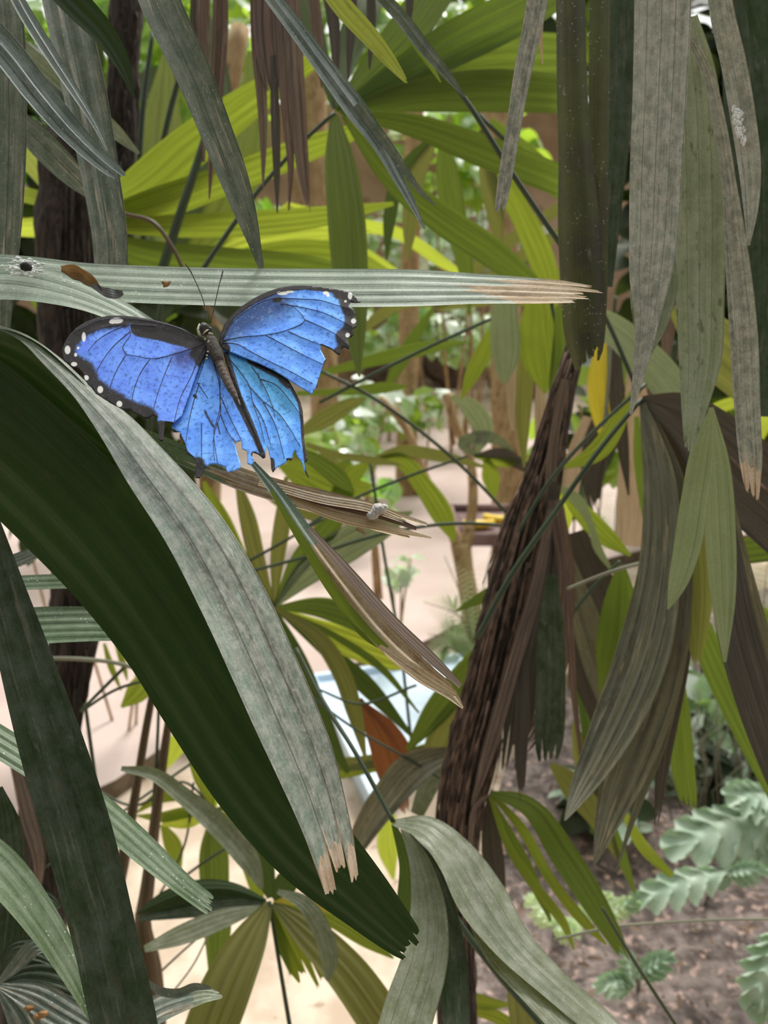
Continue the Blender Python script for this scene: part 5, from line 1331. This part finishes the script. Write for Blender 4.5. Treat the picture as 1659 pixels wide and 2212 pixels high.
e = empty('dead_leaf_scrap', P(200, 610, 0.38), 'curled brown dead scrap lying across the level leaf, left of the butterfly', 'dead leaf')
leaf('curled_scrap', 'scrap', [(132, 578, 14), (170, 586, 30), (200, 606, 22), (222, 628, 8)], d=0.378, tilt=-30, bow=0.6, parent=e, wavy=0.2)
leaf('grey_flap', 'greyflap', [(200, 616, 10), (226, 630, 18), (250, 636, 20), (266, 632, 8)], d=0.377, tilt=20, parent=e, wavy=0.2)
bm = bmesh.new(); blob(bm, P(358, 613, 0.388), 0.0019, 2, 1.0, 0.5, 0.8, 0.9, 2.2)
tag(finish('flake', bm, 'flake', at=P(358, 613, 0.388)), 'tiny orange-brown flake lying on the level leaf left of the antennae', 'flake')
bm = bmesh.new()
for t in np.linspace(0, 1, 9):
    blob(bm, P(800 + 30 * t, 1113 - 18 * t + 4 * math.sin(9 * t), 0.392), 0.0016 + 0.0009 * math.sin(3.1 * t), 2, amp=0.7, fr=4)
tag(finish('fluff', bm, 'fluff', at=P(815, 1104, 0.392)), 'pinch of grey fluff caught on the splintered straw tip', 'fluff')
bm = bmesh.new()
rnd = random.Random(6)
for i in range(70):
    t = rnd.random()
    blob(bm, P(1589 + 14 * t + rnd.gauss(0, 4.5), 232 + 76 * t, 0.4365), rnd.uniform(0.0003, 0.0012), 1, 1, 0.3, 1.6, 0.5)
tag(finish('bird_dropping', bm, 'dropping', at=P(1596, 270, 0.4365)), 'white bird dropping smeared on the outer grey hanging strip', 'bird dropping')
bm = bmesh.new()
for (x, y) in ((64, 2178), (84, 2196), (94, 2190)):
    blob(bm, P(x, y, 0.425), 0.0022, 2, 1.2, 0.6, 0.7, 0.8, 2)
tag(finish('debris', bm, 'flake', at=P(80, 2190, 0.425)), 'crumbs of orange-brown debris on the dark fan leaf in the bottom corner', 'debris', kind='stuff')

# ------------------------------------------------------------------ the butterfly
KY = 0.000105


def bd(x, y, off=0.0):
    """Depth of the wing plane: the wings lean back at the top, their tips lifted a little."""
    return 0.353 - (y - 790) * KY + off - 0.000012 * abs(x - 480)


def Z1(*pts): return [(110 + a / 4.424, 560 + b / 4.424) for a, b in pts]
def Z2(*pts): return [(420 + a / 4.366, 560 + b / 4.366) for a, b in pts]


LF = Z1((1490, 800), (1380, 735), (1250, 660), (1100, 610), (950, 575), (800, 550), (680, 540), (560, 540), (440, 560), (330, 600), (240, 660), (180, 720), (135, 790), (108, 860), (112, 920), (125, 975),
        (175, 1000), (200, 1030), (245, 1035), (300, 1075), (320, 1140), (355, 1200), (385, 1225), (430, 1285), (500, 1330), (560, 1370), (625, 1405), (690, 1440), (750, 1440), (800, 1475), (860, 1500), (900, 1522), (935, 1522), (970, 1492), (1010, 1505), (1024, 1600), (1030, 1715), (1046, 1742), (1074, 1736), (1080, 1650), (1088, 1570), (1110, 1560), (1165, 1572),
        (1250, 1500), (1340, 1250), (1420, 1020), (1500, 860))
LH = Z1((1470, 850), (1400, 1000), (1310, 1200), (1230, 1400), (1165, 1560), (1150, 1600), (1165, 1650), (1195, 1655), (1235, 1650), (1230, 1700), (1285, 1765), (1290, 1850), (1360, 1895), (1395, 1960), (1375, 2020), (1380, 2090), (1420, 2095), (1455, 2040), (1470, 2000), (1515, 1962)) + \
     Z2((200, 1930), (290, 1960), (310, 2010), (370, 2000), (432, 1972), (436, 1930), (410, 1850), (385, 1755), (358, 1688), (392, 1726), (442, 1712), (450, 1792), (497, 1812), (500, 1930), (540, 1946), (562, 1890), (545, 1850), (550, 1822), (600, 1842), (640, 1872), (655, 1850), (640, 1790), (560, 1600), (470, 1430), (410, 1320), (330, 1150), (250, 1000), (190, 900), (130, 820))
RF = Z2((236, 790), (245, 720), (280, 620), (360, 520), (450, 440), (560, 370), (680, 310), (800, 270), (920, 250), (1040, 245), (1160, 255), (1280, 275), (1390, 290), (1470, 315), (1510, 345), (1568, 408), (1520, 412), (1470, 405), (1455, 440), (1500, 470), (1522, 515), (1508, 540), (1538, 590), (1525, 640), (1492, 655), (1500, 710), (1480, 735), (1440, 745), (1462, 820), (1455, 850), (1408, 828), (1385, 850), (1372, 905), (1340, 892), (1290, 850), (1230, 822), (1195, 808), (1188, 850), (1215, 900), (1242, 950), (1215, 1000), (1190, 1070), (1168, 1140), (1155, 1212), (1122, 1240), (1106, 1277), (1050, 1240), (950, 1180), (850, 1112), (750, 1052), (600, 982), (450, 922), (330, 872), (262, 845))
RH = Z2((262, 830), (360, 850), (560, 930), (700, 985), (830, 1065), (900, 1160), (960, 1265), (1000, 1350), (1022, 1430), (1030, 1560), (1035, 1680), (1045, 1770), (1072, 1880), (1060, 1902), (1036, 1920), (1050, 1970), (1082, 2062), (1066, 2050), (1032, 1990), (1015, 1925), (1000, 1900), (970, 1862), (950, 1800), (930, 1832), (915, 1900), (882, 1890), (860, 1922), (810, 1950), (780, 1962), (740, 2012), (724, 1980), (720, 1900), (700, 1820), (682, 1765), (668, 1872), (642, 1880), (620, 1840), (560, 1640), (470, 1450), (420, 1320), (350, 1130), (290, 960))


def resample(poly, step):
    out = []
    for i in range(len(poly)):
        a, b = poly[i], poly[(i + 1) % len(poly)]
        n = max(1, int(math.hypot(b[0] - a[0], b[1] - a[1]) / step))
        for k in range(n): out.append((a[0] + (b[0] - a[0]) * k / n, a[1] + (b[1] - a[1]) * k / n))
    return out


def polydist(pts, line):
    d = np.full(len(pts), 1e9)
    for (ax, ay), (bx, by) in zip(line[:-1], line[1:]):
        vx, vy = bx - ax, by - ay
        t = np.clip(((pts[:, 0] - ax) * vx + (pts[:, 1] - ay) * vy) / (vx * vx + vy * vy + 1e-9), 0, 1)
        d = np.minimum(d, np.hypot(pts[:, 0] - ax - t * vx, pts[:, 1] - ay - t * vy))
    return d


def wingmat(name, blue1, blue2, turq):
    m, n, l = newmat(name)
    out = n.new('ShaderNodeOutputMaterial')
    at = n.new('ShaderNodeAttribute'); at.attribute_name = 'pat'
    sp = n.new('ShaderNodeSeparateColor'); l.new(at.outputs['Color'], sp.inputs[0])
    tc = n.new('ShaderNodeTexCoord')
    n1 = n.new('ShaderNodeTexNoise'); n1.inputs['Scale'].default_value = 620; n1.inputs['Detail'].default_value = 5; n1.inputs['Roughness'].default_value = 0.65
    l.new(tc.outputs['Object'], n1.inputs['Vector'])
    n2 = n.new('ShaderNodeTexNoise'); n2.inputs['Scale'].default_value = 110; n2.inputs['Detail'].default_value = 3
    l.new(tc.outputs['Object'], n2.inputs['Vector'])
    n3 = n.new('ShaderNodeTexNoise'); n3.inputs['Scale'].default_value = 500; n3.inputs['Detail'].default_value = 8; n3.inputs['Roughness'].default_value = 0.7
    l.new(tc.outputs['Object'], n3.inputs['Vector'])
    col = mixc(n, l, ramp(n, l, n2.outputs[0], 0.3, 0.7), blue1, blue2)
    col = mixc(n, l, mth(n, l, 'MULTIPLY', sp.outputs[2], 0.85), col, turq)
    col = mixc(n, l, mth(n, l, 'MULTIPLY', mth(n, l, 'MULTIPLY', sp.outputs[2], ramp(n, l, n3.outputs[0], 0.57, 0.66)), 0.55 if turq[1] < 0.2 else 0.0), col, (0.42, 0.38, 0.42))
    # worn scales
    col = mixc(n, l, mth(n, l, 'MULTIPLY', ramp(n, l, n1.outputs[0], 0.51, 0.66), 0.65), col, tuple(c * 0.3 for c in blue1))
    col = mixc(n, l, mth(n, l, 'MULTIPLY', ramp(n, l, n1.outputs[0], 0.46, 0.32), 0.25), col, tuple(min(1, c * 1.2 + 0.05) for c in blue2))
    # dark scaled areas, ragged where they meet the blue
    k = mth(n, l, 'ADD', sp.outputs[0], mth(n, l, 'MULTIPLY', mth(n, l, 'SUBTRACT', n3.outputs[0], 0.5), 0.7))
    k = ramp(n, l, k, 0.30, 0.68)
    dk = mixc(n, l, ramp(n, l, n3.outputs[0], 0.52, 0.72), (0.013, 0.010, 0.012), (0.085, 0.062, 0.055))
    col = mixc(n, l, k, col, dk)
    col = mixc(n, l, ramp(n, l, sp.outputs[1], 0.35, 0.75), col, (0.78, 0.76, 0.74))
    bs = n.new('ShaderNodeBsdfPrincipled')
    l.new(col, bs.inputs['Base Color'])
    bs.inputs['Roughness'].default_value = 0.5
    l.new(mth(n, l, 'MULTIPLY', mth(n, l, 'SUBTRACT', 1.0, k), 0.35), bs.inputs['Metallic'])
    bs.inputs['Specular IOR Level'].default_value = 0.3
    bp = n.new('ShaderNodeBump'); bp.inputs['Strength'].default_value = 0.3; bp.inputs['Distance'].default_value = 0.0003
    l.new(n1.outputs[0], bp.inputs['Height']); l.new(bp.outputs[0], bs.inputs['Normal'])
    l.new(bs.outputs[0], out.inputs[0])


wingmat('wing_violet', (0.12, 0.235, 0.82), (0.17, 0.345, 0.94), (0.04, 0.04, 0.19))  # hue differences between the wings are iridescence, fixed into the base colours
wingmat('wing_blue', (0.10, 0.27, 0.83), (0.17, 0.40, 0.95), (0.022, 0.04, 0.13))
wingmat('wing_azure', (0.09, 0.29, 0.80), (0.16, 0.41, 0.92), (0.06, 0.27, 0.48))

body = empty('butterfly', P(470, 790, 0.35), 'blue butterfly with torn black-edged wings spread open below the level leaf', 'butterfly')


def wing(name, outline, mat, off, black, white, turq, veins, ripple=0.0004, side=1):
    """One wing from its torn outline: gently ribbed, with scale colours and raised veins."""
    ol = resample(outline, 3.0)
    n = len(ol)
    arr = np.array(ol)
    xs, ys = arr[:, 0], arr[:, 1]
    step = 2.6
    gx, gy = np.meshgrid(np.arange(xs.min(), xs.max(), step), np.arange(ys.min(), ys.max(), step))
    g = np.stack([gx.ravel(), gy.ravel()], 1)
    g[:, 0] += 0.5 * step * ((np.round((g[:, 1] - ys.min()) / step) % 2))
    ins = np.zeros(len(g), bool)
    for i in range(n):
        ax, ay = ol[i]; bx, by = ol[i - 1]
        cnd = ((ay > g[:, 1]) != (by > g[:, 1]))
        xi = (bx - ax) * (g[:, 1] - ay) / ((by - ay) if abs(by - ay) > 1e-9 else 1e-9) + ax
        ins ^= cnd & (g[:, 0] < xi)
    dd = polydist(g, ol + ol[:1])
    g = g[ins & (dd > 1.3)]
    pts = [Vector(p) for p in ol] + [Vector((a, b)) for a, b in g]
    v2, _, f2, _, _, _ = delaunay_2d_cdt(pts, [(i, (i + 1) % n) for i in range(n)], [list(range(n))], 1, 1e-5)
    A = np.array([(q.x, q.y) for q in v2])
    vd = np.full(len(A), 1e9)
    for vv in veins: vd = np.minimum(vd, polydist(A, vv))
    rp = np.minimum(vd, 14) / 14
    R_ = np.zeros(len(A)); G_ = np.zeros(len(A)); B_ = np.zeros(len(A))
    for line, r0, r1 in black:
        d = polydist(A, line); R_ = np.maximum(R_, 1 - np.clip((d - r0) / (r1 - r0), 0, 1))
    for (cx, cy), rx, ry in white:
        q = np.hypot((A[:, 0] - cx) / rx, (A[:, 1] - cy) / ry); G_ = np.maximum(G_, 1 - np.clip((q - 0.6) / 0.8, 0, 1))
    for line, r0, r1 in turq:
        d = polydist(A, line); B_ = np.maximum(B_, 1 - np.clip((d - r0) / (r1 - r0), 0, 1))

    def pos(x, y, r=0.0, extra=0.0):
        return P(x, y, bd(x, y, off) + ripple * r + extra)
    bm = bmesh.new()
    cl = bm.verts.layers.float_color.new('pat')
    vs = []
    for i, q in enumerate(v2):
        v = bm.verts.new(pos(q.x, q.y, rp[i])); v[cl] = (R_[i], G_[i], B_[i], 1); vs.append(v)
    for f in f2:
        try: bm.faces.new([vs[i] for i in f])
        except ValueError: pass
    bmesh.ops.recalc_face_normals(bm, faces=bm.faces[:])
    w = finish(name, bm, mat, body, at=pos(*outline[0]))
    md = w.modifiers.new('thick', 'SOLIDIFY'); md.thickness = 0.00025; md.offset = 0
    bm = bmesh.new()
    for vv in veins:
        s = catmull([(a, b, 0, 0) for a, b in vv], max(8, 5 * len(vv)))
        m = len(s)
        tubemesh(bm, [pos(q[0], q[1], 0, -0.0001) for q in s], [0.00024 * (1 - 0.45 * i / m) for i in range(m)], 5)
    finish('wing_veins', bm, 'wingvein', w, at=pos(*outline[0]))
    return w


lf_margin = Z1((680, 540), (440, 560), (240, 660), (135, 790), (112, 920), (175, 1000), (300, 1075), (355, 1200), (500, 1330), (690, 1440), (900, 1520))
wing('hind_wing', LH, 'wing_blue', 0.0016,
     [(Z2((400, 1310), (470, 1450), (560, 1630), (640, 1800), (650, 1860)), 4, 13), (Z1((1380, 2090), (1400, 1960), (1440, 2050)), 7, 26), (Z1((1165, 1640), (1230, 1690), (1290, 1850), (1370, 1920)), 1.5, 9), (Z2((230, 960), (330, 1150), (410, 1330)), 4, 12),
      (Z2((100, 1430), (120, 1480), (180, 1580)), -3, 8), (Z2((0, 1290), (12, 1300)), 2, 5), (Z2((560, 1840), (640, 1880)), 4, 9), (Z2((215, 1550), (240, 1650)), -3, 6)],
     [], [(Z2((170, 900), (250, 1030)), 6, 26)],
     [Z2((180, 930), (235, 1100), (240, 1300), (245, 1460), (205, 1580), (182, 1680), (190, 1900)), Z2((245, 1460), (310, 1620), (390, 1740)), Z2((130, 860), (60, 1060), (20, 1180)),
      Z1((1550, 970), (1605, 1180), (1612, 1440), (1560, 1640), (1590, 1940)), Z1((1420, 1180), (1370, 1340), (1330, 1500), (1290, 1740)), Z1((1440, 1560), (1440, 1950)), Z1((1400, 1180), (1500, 1330)), Z2((250, 1300), (330, 1480), (440, 1700))])
wing('hind_wing', RH, 'wing_azure', 0.0017,
     [(Z2((900, 1160), (1000, 1350), (1025, 1500), (1035, 1690), (1060, 1890), (1075, 2050)), 2.5, 10), (Z2((420, 1310), (490, 1470), (560, 1640), (640, 1860)), 4, 11), (Z2((560, 940), (800, 1060), (900, 1160)), 8, 22), (Z2((730, 1900), (735, 1990)), 3, 9), (Z2((880, 1890), (910, 1890)), 2, 5), (Z2((300, 900), (420, 1300)), 2, 10), (Z2((735, 1380), (760, 1500)), -3, 5), (Z2((600, 1080), (640, 1220)), -3, 5)],
     [], [(Z2((480, 1000), (650, 1120), (800, 1250), (860, 1330)), 14, 52), (Z2((330, 930), (480, 1020)), 4, 16)],  # turquoise iridescence painted in as a fixed patch
     [Z2((310, 920), (430, 1060), (520, 1200), (550, 1350), (620, 1550), (660, 1720)), Z2((510, 1190), (640, 1330), (800, 1460), (900, 1600), (1000, 1770)), Z2((540, 1010), (620, 1130), (700, 1290), (740, 1400)), Z2((620, 1130), (760, 1180), (900, 1330), (1010, 1480)), Z2((550, 1350), (640, 1500), (720, 1750)), Z2((640, 1330), (760, 1560), (850, 1880)), Z2((330, 1000), (420, 1230), (520, 1500), (640, 1780))])
wing('fore_wing', LF, 'wing_violet', -0.0004,
     [(lf_margin, 12, 42), (Z1((1475, 800), (1250, 670), (950, 590), (680, 560)), 7, 12), (Z1((1450, 800), (1250, 740), (1050, 690), (850, 650)), 15, 27), (Z1((1450, 850), (1380, 900)), 3, 22), (Z1((970, 1480), (1010, 1505)), 1, 6), (Z1((1050, 1600), (1055, 1740)), 10, 16), (Z1((1090, 1560), (1160, 1570)), 1, 6), (Z1((1490, 820), (1440, 960)), 8, 24)],
     [(Z1((160, 868))[0], 6.5, 9.5), (Z1((222, 1005))[0], 7, 5), (Z1((338, 1135))[0], 6, 6), (Z1((472, 1247))[0], 6.5, 8), (Z1((655, 1385))[0], 6.5, 7), (Z1((237, 915))[0], 3.5, 4.5), (Z1((630, 588))[0], 14, 6.5), (Z1((590, 600))[0], 8, 4.5), (Z1((315, 745))[0], 4.5, 11), (Z1((262, 850))[0], 3, 3)],
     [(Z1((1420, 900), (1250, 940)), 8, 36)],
     [Z1((1475, 800), (1350, 850), (1180, 905), (960, 950), (840, 930), (720, 908)), Z1((720, 908), (690, 860), (760, 700), (735, 640)), Z1((735, 630), (620, 672), (500, 735), (420, 800), (355, 880)), Z1((760, 690), (600, 830), (500, 960), (430, 1090), (385, 1210)), Z1((720, 908), (640, 1040), (590, 1150), (535, 1330)),
      Z1((945, 955), (850, 1100), (800, 1230), (765, 1430)), Z1((1160, 925), (1080, 1120), (1010, 1320), (968, 1480)), Z1((1480, 820), (1420, 920), (1350, 1100), (1240, 1320), (1178, 1560)), Z1((1470, 790), (1250, 672), (950, 592), (700, 568), (450, 590), (260, 680)), Z1((1000, 640), (760, 625), (560, 640), (400, 690))])
wing('fore_wing', RF, 'wing_blue', -0.0004,
     [(Z2((1390, 290), (1500, 345), (1560, 405)), 9, 20), (Z2((1470, 380), (1520, 515), (1535, 590), (1500, 700), (1440, 745)), 16, 34), (Z2((1450, 740), (1450, 840), (1372, 900)), 10, 26), (Z2((245, 750), (360, 530), (560, 385), (800, 285), (1040, 258), (1280, 285), (1400, 300)), 4.5, 9)] + [(Z2((1380, 300), (1460, 330)), 8, 30), (Z2((760, 385), (800, 380)), 3, 8), (Z2((260, 790), (300, 850)), 4, 14), (Z2((1195, 810), (1290, 850)), 1, 4), (Z2((1240, 950), (1155, 1210)), 0.5, 4)],
     [(Z2((1468, 348))[0], 5, 8), (Z2((1500, 585))[0], 5.5, 6), (Z2((1445, 718))[0], 5, 5.5), (Z2((1425, 398))[0], 3, 3), (Z2((830, 322))[0], 13, 4), (Z2((900, 308))[0], 10, 3), (Z2((1240, 320))[0], 7, 4), (Z2((1262, 345))[0], 4, 3)],
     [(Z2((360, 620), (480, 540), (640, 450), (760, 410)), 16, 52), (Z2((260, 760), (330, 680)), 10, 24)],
     [Z2((260, 770), (440, 735), (660, 715), (870, 670), (1040, 570), (960, 470), (800, 390)), Z2((800, 370), (1000, 375), (1200, 390), (1330, 430), (1470, 470)), Z2((810, 420), (1000, 452), (1200, 500), (1400, 590), (1515, 655)), Z2((1040, 570), (1200, 640), (1350, 720), (1455, 820)), Z2((880, 678), (1050, 755), (1200, 810)),
      Z2((670, 715), (850, 810), (1050, 915), (1210, 990)), Z2((260, 790), (400, 800), (520, 865), (700, 960), (900, 1055), (1115, 1175)), Z2((250, 760), (320, 620), (460, 480), (650, 370), (850, 300), (1100, 280)), Z2((270, 750), (360, 600), (520, 465), (720, 375), (800, 365)), Z2((1040, 470), (1200, 640), (1300, 850))][:9])

# body
def bp_(x, y, lift): return P(x, y, bd(x, y, -lift))


bm = bmesh.new()
th = catmull([(450, 724, 20, 0), (456, 738, 27, 0), (463, 756, 29, 0), (470, 772, 25, 0), (475, 786, 19, 0)], 22)
tubemesh(bm, [bp_(q[0], q[1], 0.0022) for q in th], [q[2] * 0.5 * 0.353 / F * min(1, 0.35 + 0.25 * min(i, 21 - i)) for i, q in enumerate(th)], 16, 0.12, random.Random(1))
finish('thorax', bm, 'bodyfur', body)
bm = bmesh.new()
ab = catmull([(472, 780, 17, 0), (480, 800, 18, 0), (489, 820, 18, 0), (498, 838, 17, 0), (506, 852, 14, 0), (513, 866, 7, 0)], 60)
tubemesh(bm, [bp_(q[0], q[1], 0.0018) for q in ab], [q[2] * 0.5 * 0.35 / F * (1 + 0.05 * math.sin(i * 0.95)) * min(1, 0.4 + 0.2 * (59 - i)) for i, q in enumerate(ab)], 16, 0.05, random.Random(2))
finish('abdomen', bm, 'abdomenfur', body)
bm = bmesh.new()
hd = bp_(443, 711, 0.0025)
blob(bm, hd, 0.0024, 3, 1, 1, 1.1, 0.1)
head = finish('head', bm, 'bodyfur', body, at=hd)
bm = bmesh.new(); blob(bm, bp_(440, 707, 0.0035), 0.0019, 3, 0.95, 1, 1.1, 0.02); finish('eye', bm, 'eye', head)
bm = bmesh.new(); blob(bm, bp_(452, 713, 0.0025), 0.0014, 3, 0.9, 1, 1.1, 0.02); finish('eye', bm, 'eye', head)
bm = bmesh.new()
tubemesh(bm, [bp_(x, y, 0.003) for x, y in ((431, 700), (428, 710), (430, 720), (434, 727))], [0.0004, 0.0007, 0.0007, 0.0003], 6)
tubemesh(bm, [bp_(x, y, 0.0052) for x, y in ((438, 722), (444, 716), (450, 712))], [0.0003, 0.0004, 0.0003], 6)
finish('palp', bm, 'paleband', head)
bm = bmesh.new()
rnd = random.Random(8)
for (x, y) in ((443, 733), (452, 739), (458, 722), (453, 721), (446, 775), (447, 768), (460, 748), (449, 760)):
    blob(bm, bp_(x, y, 0.0046), rnd.uniform(0.0004, 0.0008), 2)
finish('pale_scales', bm, 'paleband', body)
for pts in (((449, 698), (445, 672), (436, 640), (424, 612), (408, 580), (401, 570)), ((454, 698), (461, 672), (468, 640), (475, 610), (480, 592), (482, 583))):
    bm = bmesh.new()
    s = catmull([(a, b, 0, 0) for a, b in pts], 24)
    tubemesh(bm, [P(q[0], q[1], bd(q[0], q[1], -0.0025) - 0.0002 * i) for i, q in enumerate(s)], [0.00022 if i < 19 else 0.00030 for i in range(24)], 6)
    finish('antenna', bm, 'antenna', body)
# legs gripping the pale curled leaf segment and the green leaf behind
for pts in (((452, 735, 0.002), (430, 725, -0.012), (395, 742, -0.022), (372, 746, -0.026)), ((455, 742, 0.002), (425, 742, -0.012), (385, 752, -0.024), (370, 752, -0.029)), ((470, 760, 0.002), (470, 860, -0.020), (480, 960, -0.046), (478, 1012, -0.070))):
    bm = bmesh.new()
    tubemesh(bm, [P(x, y, bd(x, y, -l)) for x, y, l in pts], [0.0005, 0.0004, 0.0003, 0.0002], 6)
    finish('leg', bm, 'antenna', body)
